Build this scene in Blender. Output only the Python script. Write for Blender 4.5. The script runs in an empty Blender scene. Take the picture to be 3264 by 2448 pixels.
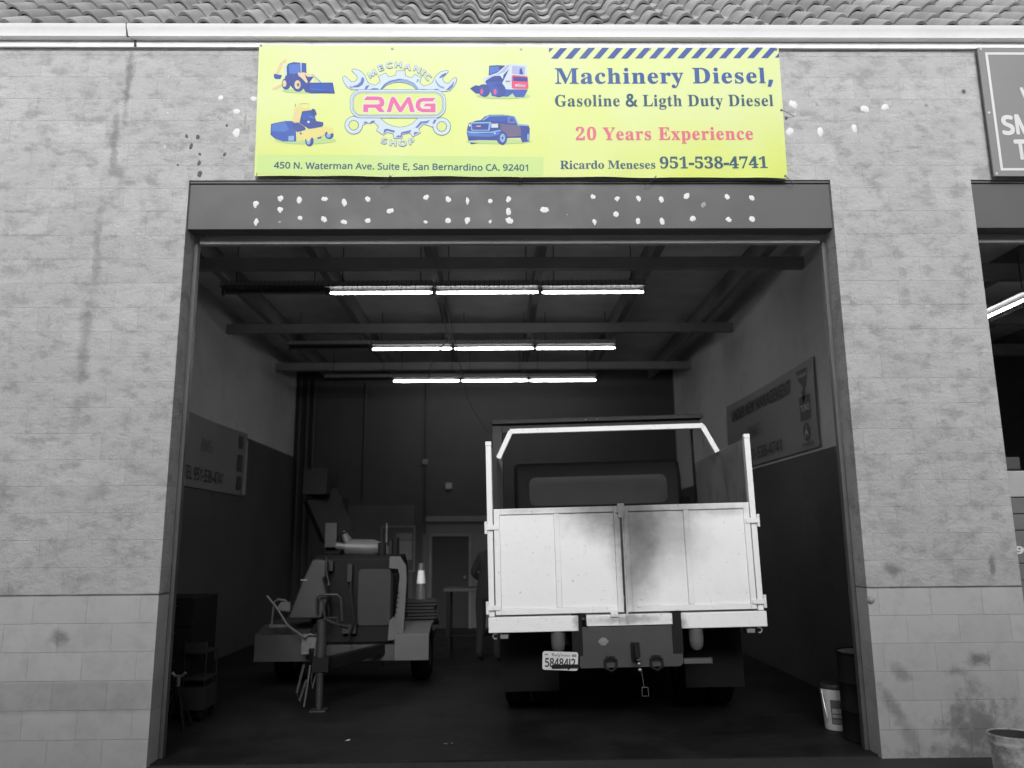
import bpy, bmesh, math, random
from math import sin, cos, tan, pi, radians, atan2, sqrt, hypot
from mathutils import Vector, Matrix
from mathutils.geometry import tessellate_polygon

sc = bpy.context.scene
col = sc.collection
rnd = random.Random(7)

# ------------------------------------------------------------------ camera
FPX, PITCH, YAW, ROLL = 2560.0, radians(11.0), radians(1.0), 0.0085
CAM = Vector((0, 0, 1.63))
_f = Vector((sin(YAW) * cos(PITCH), cos(YAW) * cos(PITCH), sin(PITCH)))
_r0 = Vector((cos(YAW), -sin(YAW), 0)); _u0 = _r0.cross(_f)
_r = _r0 * cos(ROLL) - _u0 * sin(ROLL); _u = _u0 * cos(ROLL) + _r0 * sin(ROLL)
cd = bpy.data.cameras.new('camera'); co = bpy.data.objects.new('camera', cd); col.objects.link(co)
cd.sensor_width = 36; cd.lens = FPX / 3264 * 36; cd.clip_end = 600; cd.clip_start = 0.05
mw = Matrix((( _r.x, _u.x, -_f.x, CAM.x), (_r.y, _u.y, -_f.y, CAM.y), (_r.z, _u.z, -_f.z, CAM.z), (0, 0, 0, 1)))
co.matrix_world = mw
cd.dof.use_dof = True; cd.dof.focus_distance = 6.95; cd.dof.aperture_fstop = .85
sc.camera = co

# ------------------------------------------------------------------ light
SUN_EL, SUN_AZ = radians(22), radians(183)      # azimuth clockwise from +Y: over the photographer's shoulder
w = bpy.data.worlds.new('World'); sc.world = w; w.use_nodes = True
nt = w.node_tree; bg = nt.nodes['Background']
sky = nt.nodes.new('ShaderNodeTexSky'); sky.sky_type = 'NISHITA'; sky.sun_disc = False
sky.sun_elevation = SUN_EL; sky.sun_rotation = SUN_AZ; sky.dust_density = 6; sky.air_density = 1.5
bw = nt.nodes.new('ShaderNodeRGBToBW')          # the photograph is monochrome apart from its sign
nt.links.new(sky.outputs[0], bw.inputs[0]); nt.links.new(bw.outputs[0], bg.inputs[0])
bg.inputs[1].default_value = 0.10
sl = bpy.data.lights.new('sun', 'SUN'); sl.energy = 1.5; sl.angle = radians(28)
so = bpy.data.objects.new('sun', sl); col.objects.link(so)
sdir = Vector((sin(SUN_AZ) * cos(SUN_EL), cos(SUN_AZ) * cos(SUN_EL), sin(SUN_EL)))
so.rotation_euler = sdir.to_track_quat('Z', 'Y').to_euler(); so.location = sdir * 40
vs = sc.view_settings; vs.view_transform = 'Standard'; vs.look = 'None'; vs.exposure = 0.57; vs.gamma = 1
vs.use_curve_mapping = False
sc.cycles.max_bounces = 8; sc.cycles.diffuse_bounces = 5; sc.cycles.use_denoising = True
sc.cycles.sample_clamp_indirect = 4

# ------------------------------------------------------------------ helpers
def ray(px, py):
    return _f + _r * ((px - 1632) / FPX) - _u * ((py - 1224) / FPX)
def at(px, py, Y):
    d = ray(px, py); return CAM + d * (Y / d.y)

class MB:
    def __init__(s): s.v = []; s.f = []; s.m = []; s.mi = 0; s.tint = []
    def poly(s, pts):
        n = len(s.v); s.v += [tuple(p) for p in pts]; s.f.append(tuple(range(n, n + len(pts)))); s.m.append(s.mi)
    def raw(s, vs_, fs):
        n = len(s.v); s.v += [tuple(p) for p in vs_]
        for f in fs: s.f.append(tuple(i + n for i in f)); s.m.append(s.mi)
    def box(s, x0, x1, y0, y1, z0, z1):
        s.raw([(x0,y0,z0),(x1,y0,z0),(x1,y1,z0),(x0,y1,z0),(x0,y0,z1),(x1,y0,z1),(x1,y1,z1),(x0,y1,z1)],
              [(0,3,2,1),(4,5,6,7),(0,1,5,4),(1,2,6,5),(2,3,7,6),(3,0,4,7)])
        return s
    def bar(s, a, b, w, h, up=(0,0,1)):
        a, b = Vector(a), Vector(b); d = (b - a).normalized(); u = Vector(up)
        x = d.cross(u)
        if x.length < 1e-4: x = d.cross(Vector((1,0,0)))
        x.normalize(); y = x.cross(d).normalized()
        q = [(-1,-1),(1,-1),(1,1),(-1,1)]
        vs_ = [p + x*(i*w/2) + y*(j*h/2) for p in (a, b) for i, j in q]
        s.raw(vs_, [(0,1,2,3),(7,6,5,4),(0,4,5,1),(1,5,6,2),(2,6,7,3),(3,7,4,0)]); return s
    def tube(s, path, r, seg=8, cap=True):
        P = [Vector(p) for p in path]; n0 = len(s.v); prev = None; rs = r if isinstance(r, (list, tuple)) else [r]*len(P)
        for i, p in enumerate(P):
            d = (P[min(i+1, len(P)-1)] - P[max(i-1, 0)]).normalized()
            if prev is None:
                x = d.cross(Vector((0,0,1)))
                if x.length < 1e-3: x = d.cross(Vector((1,0,0)))
            else: x = prev - d * prev.dot(d)
            x.normalize(); prev = x; y = d.cross(x)
            for k in range(seg):
                t = 2*pi*k/seg; s.v.append(tuple(p + x*(cos(t)*rs[i]) + y*(sin(t)*rs[i])))
        for i in range(len(P)-1):
            for k in range(seg):
                a = n0+i*seg+k; b = n0+i*seg+(k+1)%seg
                s.f.append((a, b, b+seg, a+seg)); s.m.append(s.mi)
        if cap:
            s.f.append(tuple(n0+k for k in reversed(range(seg)))); s.m.append(s.mi)
            e = n0+(len(P)-1)*seg; s.f.append(tuple(e+k for k in range(seg))); s.m.append(s.mi)
        return s
    def lathe(s, prof, c=(0,0,0), axis='z', seg=28, close=False):
        n0 = len(s.v); c = Vector(c)
        for (r, h) in prof:
            for k in range(seg):
                t = 2*pi*k/seg; a, b = r*cos(t), r*sin(t)
                p = {'z': (a,b,h), 'x': (h,a,b), 'y': (b,h,a)}[axis]
                s.v.append(tuple(c + Vector(p)))
        m = len(prof)
        for i in range(m-1 if not close else m):
            for k in range(seg):
                a = n0+i*seg+k; b = n0+i*seg+(k+1)%seg; j = ((i+1)%m - i)*seg
                s.f.append((a, b, b+j, a+j)); s.m.append(s.mi)
        if not close:
            if prof[0][0] > 1e-5: s.f.append(tuple(n0+k for k in reversed(range(seg)))); s.m.append(s.mi)
            if prof[-1][0] > 1e-5: s.f.append(tuple(n0+(m-1)*seg+k for k in range(seg))); s.m.append(s.mi)
        return s
    def prism(s, pts, a, b, plane='xz'):
        """pts 2D, extruded between a and b along the third axis"""
        area = sum(p[0]*q[1]-q[0]*p[1] for p, q in zip(pts, pts[1:]+pts[:1]))
        if area < 0: pts = pts[::-1]
        f3 = {'xz': lambda p, t: (p[0], t, p[1]), 'yz': lambda p, t: (t, p[0], p[1]), 'xy': lambda p, t: (p[0], p[1], t)}[plane]
        n = len(pts); vs_ = [f3(p, a) for p in pts] + [f3(p, b) for p in pts]
        fs = [tuple(range(n)), tuple(range(2*n-1, n-1, -1))] + [(i, i+n, (i+1)%n+n, (i+1)%n) for i in range(n)]
        s.raw(vs_, fs); return s
    def ell(s, c, rx, ry, rz, seg=14, rings=8):
        prof = [(sin(pi*i/rings), -cos(pi*i/rings)) for i in range(rings+1)]
        n0 = len(s.v); s.lathe([(max(r,1e-6), h) for r, h in prof], (0,0,0), 'z', seg)
        for i in range(n0, len(s.v)):
            v = s.v[i]; s.v[i] = (c[0]+v[0]*rx, c[1]+v[1]*ry, c[2]+v[2]*rz)
        return s
    def build(s, name, mats, parent=None, bevel=0, smooth=35, fix=True):
        me = bpy.data.meshes.new(name); me.from_pydata(s.v, [], s.f)
        if not isinstance(mats, (list, tuple)): mats = [mats]
        for m in mats: me.materials.append(m)
        for p, i in zip(me.polygons, s.m): p.material_index = i
        if fix:
            bm = bmesh.new(); bm.from_mesh(me); bmesh.ops.recalc_face_normals(bm, faces=bm.faces); bm.to_mesh(me); bm.free()
        if smooth:
            me.shade_smooth(); me.set_sharp_from_angle(angle=radians(smooth))
        o = bpy.data.objects.new(name, me); col.objects.link(o)
        if parent: o.parent = parent
        if bevel:
            b = o.modifiers.new('bevel', 'BEVEL'); b.width = bevel; b.segments = 2; b.limit_method = 'ANGLE'; b.angle_limit = radians(40)
        return o

def tag(o, label=None, cat=None, group=None, kind=None):
    if label: o['label'] = label
    if cat: o['category'] = cat
    if group: o['group'] = group
    if kind: o['kind'] = kind
    return o
def empty(name, loc=(0,0,0), rot=(0,0,0)):
    o = bpy.data.objects.new(name, None); o.empty_display_size = .2; o.location = loc; o.rotation_euler = rot; col.objects.link(o); return o
def copy_tree(o, parent=None):
    c = o.copy(); col.objects.link(c)
    if parent: c.parent = parent
    for ch in list(o.children): copy_tree(ch, c)
    return c

# ------------------------------------------------------------------ materials
def rgb(c): return (c, c, c, 1) if isinstance(c, (int, float)) else (c[0], c[1], c[2], 1)
class NT:
    def __init__(s, m): s.t = m.node_tree; s.b = s.t.nodes['Principled BSDF']
    def n(s, typ, **kw):
        x = s.t.nodes.new('ShaderNode' + typ)
        for k, v in kw.items(): setattr(x, k, v)
        return x
    def l(s, a, b): s.t.links.new(a, b)
    def math(s, op, a, b=None, clamp=False):
        x = s.n('Math', operation=op, use_clamp=clamp)
        for i, v in enumerate((a, b)):
            if v is None: continue
            if isinstance(v, (int, float)): x.inputs[i].default_value = v
            else: s.l(v, x.inputs[i])
        return x.outputs[0]
    def noise(s, vec, scale, detail=5, rough=.6, dist=0):
        x = s.n('TexNoise'); x.inputs['Scale'].default_value = scale; x.inputs['Detail'].default_value = detail
        x.inputs['Roughness'].default_value = rough; x.inputs['Distortion'].default_value = dist
        if vec is not None: s.l(vec, x.inputs['Vector'])
        return x.outputs[0]
    def mapr(s, v, a, b, c, d, smooth=False):
        x = s.n('MapRange', interpolation_type='SMOOTHSTEP' if smooth else 'LINEAR')
        for i, k in enumerate((a, b, c, d)): x.inputs[i+1].default_value = k
        s.l(v, x.inputs[0]); return x.outputs[0]
    def mix(s, f, a, b, mode='MIX'):
        x = s.n('Mix', data_type='RGBA', blend_type=mode)
        for k, v in ((0, f), (6, a), (7, b)):
            if isinstance(v, (int, float)) and k == 0: x.inputs[0].default_value = v
            elif isinstance(v, (int, float, tuple)): x.inputs[k].default_value = rgb(v)
            else: s.l(v, x.inputs[k])
        return x.outputs[2]
    def bump(s, h, strength=.3, dist=.01):
        x = s.n('Bump'); x.inputs['Strength'].default_value = strength; x.inputs['Distance'].default_value = dist
        s.l(h, x.inputs['Height']); s.l(x.outputs[0], s.b.inputs['Normal'])
def new_mat(name):
    m = bpy.data.materials.new(name); m.use_nodes = True; return m, NT(m)
MATS = {}
def M(name, c, rough=.6, metal=0, var=.18, scale=4, bump=0, bscale=40, dirt=0, dirtc=.02, emit=0, spec=.4):
    if name in MATS: return MATS[name]
    m, t = new_mat(name); b = t.b
    b.inputs['Roughness'].default_value = rough; b.inputs['Metallic'].default_value = metal
    b.inputs['Specular IOR Level'].default_value = spec
    tc = t.n('TexCoord').outputs['Object']
    n1 = t.noise(tc, scale, 6)
    k = t.mapr(n1, .25, .75, 1 - var, 1 + var)
    cc = t.mix(1.0, rgb(c), k, 'MULTIPLY')
    if dirt:
        n2 = t.noise(tc, scale*.7+1.3, 8, .7, .4)
        cc = t.mix(t.mapr(n2, .5, .72, 0, dirt, True), cc, rgb(dirtc))
    t.l(cc, b.inputs['Base Color'])
    t.l(t.mapr(n1, .2, .8, max(.03, rough-.12), min(1, rough+.12)), b.inputs['Roughness'])
    if bump: t.bump(t.noise(tc, bscale, 4), bump, .004)
    if emit:
        b.inputs['Emission Color'].default_value = rgb(1.0); b.inputs['Emission Strength'].default_value = emit
    MATS[name] = m; return m

def mark_mask(t, tc, items, base=None, amp=2.2, ns=7, soft=False):
    """soft irregular marks at world (x,z) with radii; returns 0..1"""
    sep = t.n('SeparateXYZ'); t.l(tc, sep.inputs[0])
    nz = t.noise(tc, ns, 6, .65); nz = t.math('MULTIPLY', t.math('SUBTRACT', nz, .5), amp)
    out = base
    for (x, z, rx, rz, st, slant) in items:
        dx = t.math('SUBTRACT', sep.outputs[0], x); dz = t.math('SUBTRACT', sep.outputs[2], z)
        dx = t.math('ADD', dx, t.math('MULTIPLY', dz, slant))
        a = t.math('MULTIPLY', dx, 1/rx); b_ = t.math('MULTIPLY', dz, 1/rz)
        d = t.math('SQRT', t.math('ADD', t.math('MULTIPLY', a, a), t.math('MULTIPLY', b_, b_)))
        d = t.math('ADD', d, nz)
        k = t.mapr(d, .1, 1.1, st, 0, True)
        if out is None: out = k
        elif soft: out = t.math('SUBTRACT', t.math('ADD', out, k), t.math('MULTIPLY', out, k))
        else: out = t.math('MAXIMUM', out, k)
    return out
# ------------------------------------------------------------------ setting: ground and floor
D = 6.40                      # street face of the wall
XL, XR, BACK, CEIL = -4.0, 3.5, 15.7, 5.05
m, t = new_mat('asphalt'); tc = t.n('TexCoord').outputs['Object']
n1 = t.noise(tc, 1.2, 8, .7); n2 = t.noise(tc, 90, 3)
cc = t.mix(t.mapr(n1, .35, .7, 0, 1), .018, .034); cc = t.mix(t.mapr(n2, .55, .75, 0, .5), cc, .12)
t.l(cc, t.b.inputs['Base Color']); t.b.inputs['Roughness'].default_value = .85; t.bump(n2, .5, .006)
ASPH = m
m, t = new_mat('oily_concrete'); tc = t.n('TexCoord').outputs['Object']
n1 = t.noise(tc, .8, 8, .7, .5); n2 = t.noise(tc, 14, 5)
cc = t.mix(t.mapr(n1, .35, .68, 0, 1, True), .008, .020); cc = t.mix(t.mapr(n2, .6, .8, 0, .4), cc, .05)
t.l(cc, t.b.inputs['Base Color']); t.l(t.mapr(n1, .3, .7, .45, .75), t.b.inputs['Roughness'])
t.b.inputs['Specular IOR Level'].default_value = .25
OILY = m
g = MB(); g.raw([(-300,-300,0),(300,-300,0),(300,D+.02,0),(-300,D+.02,0),(-300,300,0),(300,300,0)], [(0,1,2,3),(3,2,5,4)])
tag(g.build('ground', ASPH, smooth=0), kind='structure')
m, t = new_mat('bounce_concrete'); tc = t.n('TexCoord').outputs['Object']
n1 = t.noise(tc, .6, 8, .7); t.l(t.mix(n1, .30, .44), t.b.inputs['Base Color']); t.b.inputs['Roughness'].default_value = .9
g = MB(); g.box(-40, 40, -10.9, 5.9, -.05, .006); tag(g.build('bounce_slab', m, smooth=0), kind='structure')  # unseen pale slab added to bounce light up under the eave
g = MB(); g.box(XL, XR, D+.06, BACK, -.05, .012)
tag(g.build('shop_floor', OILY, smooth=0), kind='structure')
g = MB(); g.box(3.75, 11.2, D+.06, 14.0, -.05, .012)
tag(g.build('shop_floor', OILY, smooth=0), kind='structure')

# ------------------------------------------------------------------ building
bld = empty('workshop_building', (0, D, 0))
tag(bld, 'grey concrete block workshop with curved tile roof, white gutter and wide open garage doors', 'building')
def part(mb, name, mats, parent=None, **kw):
    o = mb.build(name, mats, None, **kw); p = parent or bld
    o.parent = p; o.matrix_parent_inverse = p.matrix_basis.inverted() if p is bld else Matrix()
    return o

# block wall material: split-face blocks above, smooth painted blocks below
m, t = new_mat('block_wall'); tc = t.n('TexCoord').outputs['Object']
sep = t.n('SeparateXYZ'); t.l(tc, sep.inputs[0])
cmb = t.n('CombineXYZ'); t.l(t.math('ADD', sep.outputs[0], sep.outputs[1]), cmb.inputs[0]); t.l(t.math('ADD', sep.outputs[2], .006), cmb.inputs[1])
wob = t.n('VectorMath', operation='MULTIPLY_ADD'); nzc = t.n('TexNoise'); nzc.inputs['Scale'].default_value = 9; t.l(tc, nzc.inputs['Vector'])
t.l(nzc.outputs['Color'], wob.inputs[0]); wob.inputs[1].default_value = (.006, .006, 0); t.l(cmb.outputs[0], wob.inputs[2])
br = t.n('TexBrick'); br.offset = .5; t.l(wob.outputs[0], br.inputs['Vector'])
for k, v in (('Scale', 1), ('Mortar Size', .0035), ('Mortar Smooth', .6), ('Bias', 0), ('Brick Width', .4064), ('Row Height', .2082)): br.inputs[k].default_value = v
br.inputs['Color1'].default_value = rgb(.37); br.inputs['Color2'].default_value = rgb(.47); br.inputs['Mortar'].default_value = rgb(.44)
upper = t.mapr(sep.outputs[2], 1.235, 1.25, 0, 1)
big = t.noise(tc, .9, 6, .65); mid = t.noise(tc, 5, 7, .7, .3); fine = t.noise(tc, 38, 6, .75)
st_ = t.n('Mapping'); st_.inputs['Scale'].default_value = (1, 1, 1.7); st_.inputs['Rotation'].default_value = (0, .35, 0); t.l(tc, st_.inputs['Vector']); chips = t.noise(st_.outputs[0], 5.0, 7, .64, .1)
rough_h = t.math('ADD', t.math('MULTIPLY', chips, 1.0), t.math('MULTIPLY', fine, .35))
cavity = t.math('MULTIPLY', t.math('MULTIPLY', t.mapr(chips, .38, .54, .50, 0, True), t.mapr(mid, .35, .62, .25, 1, True)), upper)  # shade in the rough recesses put into the colour
cc = t.mix(t.mapr(big, .3, .7, 0, 1, True), .395, .455)
cc = t.mix(.45, cc, br.outputs['Color'])
cc = t.mix(t.mapr(mid, .42, .72, 0, .42, True), cc, .29)
cc = t.mix(cavity, cc, .20)
low_joint = t.math('MULTIPLY', br.outputs['Fac'], t.mapr(sep.outputs[2], 1.235, 1.25, .16, .16))
cc = t.mix(low_joint, cc, .20)
ledge = t.math('MULTIPLY', t.mapr(t.math('ABSOLUTE', t.math('SUBTRACT', sep.outputs[2], 1.243)), .003, .010, .6, 0), t.mapr(mid, .35, .6, .3, 1))
cc = t.mix(ledge, cc, .12)
# light falloff painted in towards the ground with some dirt, drip under the cracked gutter joint, oily hand marks by the door
low_falloff = t.math('MULTIPLY', t.mapr(sep.outputs[2], .0, 1.9, .36, 0, True), t.mapr(big, .25, .7, .6, 1.0))
cc = t.mix(low_falloff, cc, .16)
wet = t.math('MULTIPLY', t.mapr(t.math('ABSOLUTE', t.math('SUBTRACT', sep.outputs[2], .50)), .09, .13, .42, 0, True), t.mapr(sep.outputs[0], -2.65, -2.5, 1, 0))
cc = t.mix(t.math('MULTIPLY', wet, t.mapr(mid, .3, .65, .4, 1)), cc, .15)
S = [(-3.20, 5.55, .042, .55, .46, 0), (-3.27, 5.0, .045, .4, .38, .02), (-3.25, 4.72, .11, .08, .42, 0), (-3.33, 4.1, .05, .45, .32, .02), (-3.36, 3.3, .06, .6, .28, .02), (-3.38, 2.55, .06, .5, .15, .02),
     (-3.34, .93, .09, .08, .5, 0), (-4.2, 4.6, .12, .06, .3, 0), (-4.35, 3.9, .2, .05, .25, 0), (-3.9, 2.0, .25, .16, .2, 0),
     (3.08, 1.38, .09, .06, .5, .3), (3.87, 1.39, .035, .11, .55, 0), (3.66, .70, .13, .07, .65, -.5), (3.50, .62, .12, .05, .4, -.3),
     (3.06, .62, .10, .09, .38, .4), (2.98, .36, .07, .22, .42, .5), (3.12, .10, .09, .2, .3, .4), (3.62, .18, .34, .34, .62, 0), (3.55, .02, .7, .12, .6, 0),  # big round patch: halo of shade painted behind the bucket
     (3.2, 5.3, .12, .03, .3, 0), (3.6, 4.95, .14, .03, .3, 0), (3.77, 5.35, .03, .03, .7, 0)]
sm = mark_mask(t, tc, S, None, 2.6, 9)
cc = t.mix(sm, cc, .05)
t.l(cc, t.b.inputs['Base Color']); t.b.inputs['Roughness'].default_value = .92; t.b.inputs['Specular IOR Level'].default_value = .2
hh = t.math('ADD', t.math('MULTIPLY', rough_h, t.mapr(sep.outputs[2], 1.235, 1.25, .12, 1)), t.math('MULTIPLY', br.outputs['Fac'], -.12))
t.bump(hh, .75, .035)
WALL = m

xs = [-9.0, -2.612, 2.862, 4.083, 9.6, 11.5]; zs = [0, 4.648, 6.02]
op = {(1, 0), (3, 0)}
wb = MB(); T = .20
solid = lambda i, k: 0 <= i < 5 and 0 <= k < 2 and (i, k) not in op
for i in range(5):
    for k in range(2):
        if not solid(i, k): continue
        x0, x1, z0, z1 = xs[i], xs[i+1], zs[k], zs[k+1]
        wb.poly([(x0,D,z0),(x1,D,z0),(x1,D,z1),(x0,D,z1)]); wb.poly([(x1,D+T,z0),(x0,D+T,z0),(x0,D+T,z1),(x1,D+T,z1)])
        if not solid(i-1, k): wb.poly([(x0,D+T,z0),(x0,D,z0),(x0,D,z1),(x0,D+T,z1)])
        if not solid(i+1, k): wb.poly([(x1,D,z0),(x1,D+T,z0),(x1,D+T,z1),(x1,D,z1)])
        if not solid(i, k-1): wb.poly([(x0,D,z0),(x0,D+T,z0),(x1,D+T,z0),(x1,D,z0)])
        if not solid(i, k+1): wb.poly([(x0,D,z1),(x1,D,z1),(x1,D+T,z1),(x0,D+T,z1)])
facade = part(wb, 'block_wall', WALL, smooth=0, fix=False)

# painted steel beams over the doors
LINT = M('beam_paint', .078, .55, 0, .10, 2.5, .08, 60, dirt=.25, dirtc=.09)
DARKST = M('dark_steel', .05, .5, .3, .2)
def beam(x0, x1):
    b = MB(); b.box(x0, x1, D+.025, D+.175, 4.218, 4.622); b.box(x0, x1, D+.012, D+.185, 4.624, 4.646)
    o = part(b, 'lintel_beam', LINT, bevel=.004)
    return o
lint = beam(-2.610, 2.860); lint2 = beam(4.085, 9.598)
GUN = M('door_bar_metal', .40, .6, 0, .15, 3)
for (x0, x1) in ((-2.56, 2.81), (4.12, 9.55)):
    b = MB(); b.box(x0, x1, D+.190, D+.25, 4.150, 4.212); b.box(x0, x1, D+.2, D+.26, 4.2125, 4.216)
    b.lathe([(.14, x0), (.14, x1)], (0, D+.42, 4.38), 'x', 20)
    part(b, 'rolled_door', GUN, bevel=.003)
# door jamb angle irons
for x in (-2.612, 2.862): 
    s_ = 1 if x < 0 else -1
    b = MB(); b.box(min(x, x+s_*.035), max(x, x+s_*.035), D+T+.002, D+T+.06, .013, 4.16)
    part(b, 'door_guide', M('guide_steel', .12, .5, .4, .2), bevel=.003)

# eave: trim board, gutter, lightened strip
WHITE = M('white_gutter_paint', .56, .45, 0, .07, 2, dirt=.22, dirtc=.35)
TRIMW = M('white_trim_paint', .78, .55, 0, .1, 3, dirt=.4, dirtc=.25)
SOFF = M('grey_soffit', .42, .6, 0, .08)
b = MB(); b.box(-9, 11.5, D-.032, D-.002, 5.882, 5.962); part(b, 'trim_board', TRIMW, bevel=.003)
b = MB(); b.box(-9, 11.5, D-.006, D-.001, 5.868, 5.881); part(b, 'trim_shadow_line', M('trim_shadow', .2, .8, 0, .5, 9))  # dark strip painted in for the shadow under the trim board
b = MB(); b.box(-9, 11.5, D-.082, D-.034, 5.9405, 5.9455); part(b, 'lightened_strip', M('lightened_white', .8, .6, 0, .06), smooth=0)  # extra-pale strip added to lighten the shaded gutter underside
def gutter(x0, x1):
    pr = [(D-.033, 5.950), (D-.084, 5.946), (D-.090, 5.946), (D-.090, 5.958), (D-.085, 5.961), (D-.086, 5.995), (D-.093, 6.020), (D-.100, 6.048), (D-.100, 6.064), (D-.092, 6.067), (D-.088, 6.055), (D-.080, 6.02), (D-.076, 5.97), (D-.045, 5.965), (D-.040, 6.06), (D-.033, 6.06)]
    g_ = MB(); g_.prism(pr, x0, x1, 'yz'); return g_
gA = part(gutter(-9, -3.215), 'gutter', WHITE, smooth=25)
gB = part(gutter(-3.211, 11.5), 'gutter', WHITE, smooth=25)
b = MB(); b.tube([(-3.213, D-.102, 6.066), (-3.214, D-.097, 6.03), (-3.205, D-.089, 5.98), (-3.20, D-.092, 5.948), (-3.17, D-.06, 5.946), (-3.155, D-.036, 5.945), (-3.15, D-.036, 5.885)], [.005,.004,.006,.007,.008,.009,.012], 6)
part(b, 'leaking_joint', M('joint_grime', .06, .9, 0, .4, 20), gB)

# curved roof tiles
m, t = new_mat('roof_tile'); tc = t.n('TexCoord').outputs['Object']
att = t.n('Attribute', attribute_name='tint')
n1 = t.noise(tc, 3.5, 6, .65); n2 = t.noise(tc, 55, 4)
cc = t.mix(att.outputs['Fac'], .22, .38); cc = t.mix(t.mapr(n1, .4, .75, 0, .5, True), cc, .12); cc = t.mix(t.mapr(n2, .5, .8, 0, .25), cc, .3)
t.l(cc, t.b.inputs['Base Color']); t.b.inputs['Roughness'].default_value = .85; t.bump(n2, .15, .003)
TILE = m
P, EXP, SL = .2875, .36, radians(45)
def prof(u):                      # u in 0..1 across one tile: barrel then pan
    if u < .62: return .098 * sin(pi * u / .62) ** .75
    return -.018 * sin(pi * (u - .62) / .38)
rb = MB(); tint = []
NU = 18; ex = Vector((1, 0, 0)); es = Vector((0, cos(SL), sin(SL))); en = Vector((0, -sin(SL), cos(SL)))
x00 = -.836 - P*.31 - P*24; org = Vector((0, D+.014, 6.006))
for row in range(9):
    for k in range(52):
        x0 = x00 + k*P + (rnd.random()-.5)*.006; lift = rnd.random()*.008; tv = rnd.random(); sk = (rnd.random()-.5)*.012
        if row == 0 and k == 21: lift += .01
        base = len(rb.v)
        L0, L1 = row*EXP + sk, (row+1)*EXP + .06
        for (s0, h0) in ((L0+.004, .024), (L0, .050), (L0+.02, .055), (L1, .006)):
            for j in range(NU+1):
                u = j/NU; rb.v.append(tuple(org + ex*(x0 + u*P*1.012) + es*s0 + en*(prof(u) + h0 + lift)))
        for a in range(3):
            for j in range(NU):
                i0 = base + a*(NU+1) + j
                rb.f.append((i0, i0+1, i0+NU+2, i0+NU+1)); rb.m.append(0); tint.append(tv)
roof = part(rb, 'tile_roof', TILE, smooth=50, fix=False)
at_ = roof.data.attributes.new('tint', 'FLOAT', 'FACE')
for i, v in enumerate(tint): at_.data[i].value = v
b = MB(); top = org + es*(9*EXP)
b.raw([(-9, D+.03, 6.0), (11.5, D+.03, 6.0), (11.5, top.y+.05, top.z-.12), (-9, top.y+.05, top.z-.12), (-9, 16.0, top.z-.12), (11.5, 16.0, top.z-.12)], [(0,1,2,3),(3,2,5,4)])
part(b, 'roof_deck', M('felt', .06, .9), smooth=0, fix=False)

# interior shell
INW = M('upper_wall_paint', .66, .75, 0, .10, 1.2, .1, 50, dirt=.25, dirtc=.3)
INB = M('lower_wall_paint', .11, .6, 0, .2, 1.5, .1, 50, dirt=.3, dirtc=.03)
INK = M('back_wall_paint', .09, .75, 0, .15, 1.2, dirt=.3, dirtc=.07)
def wallbox(name, mat, x0, x1, y0, y1, z0, z1): b_ = MB(); b_.box(x0, x1, y0, y1, z0, z1); return part(b_, name, mat, smooth=0)
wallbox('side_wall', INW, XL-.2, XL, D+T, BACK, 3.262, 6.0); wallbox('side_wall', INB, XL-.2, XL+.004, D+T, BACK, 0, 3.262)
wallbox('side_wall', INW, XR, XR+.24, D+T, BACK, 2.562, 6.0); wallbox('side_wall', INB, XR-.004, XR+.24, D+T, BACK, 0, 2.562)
wallbox('back_wall', INK, XL-.2, XR+.24, BACK, BACK+.2, 0, 6.0)
wallbox('side_wall', INB, 11.2, 11.4, D+T, 14, 0, 6.0); wallbox('back_wall', INB, 3.75, 11.2, 14.0, 14.2, 0, 6.0)
CEILM = M('ceiling_insulation', .75, .6, 0, .35, .8, .3, 6)
wallbox('ceiling', CEILM, XL-.2, 11.4, D+T, BACK, CEIL, CEIL+.06)
WOOD = M('dark_joist', .22, .7, 0, .25, 2)
for x in (-3.35, -2.08, -.77, .50, 1.80, 3.05, 5.0, 6.3, 7.6, 8.9):
    wallbox('ceiling_joist', WOOD, x-.045, x+.045, D+T+.32, BACK-.001 if x < 3.5 else 13.99, CEIL-.26, CEIL-.001)
BEAMM = M('cross_beam_paint', .26, .6, 0, .2, 2)
for y in (7.55, 8.72, 11.55, 14.2):
    wallbox('cross_beam', BEAMM, XL, XR, y-.04, y+.04, CEIL-.40, CEIL-.262)
for y in (7.5, 9.0, 11.0, 13.0):
    wallbox('cross_beam', BEAMM, 3.75, 11.2, y-.06, y+.06, CEIL-.45, CEIL-.262)
INSUL = M('pale_insulation', .7, .7, 0, .3, 3)
b = MB(); b.box(-1.55, -1.0, 7.9, 8.25, CEIL-.03, CEIL-.002); b.box(-.6, .35, 7.8, 8.2, CEIL-.03, CEIL-.002); part(b, 'insulation_patch', INSUL)
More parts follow.
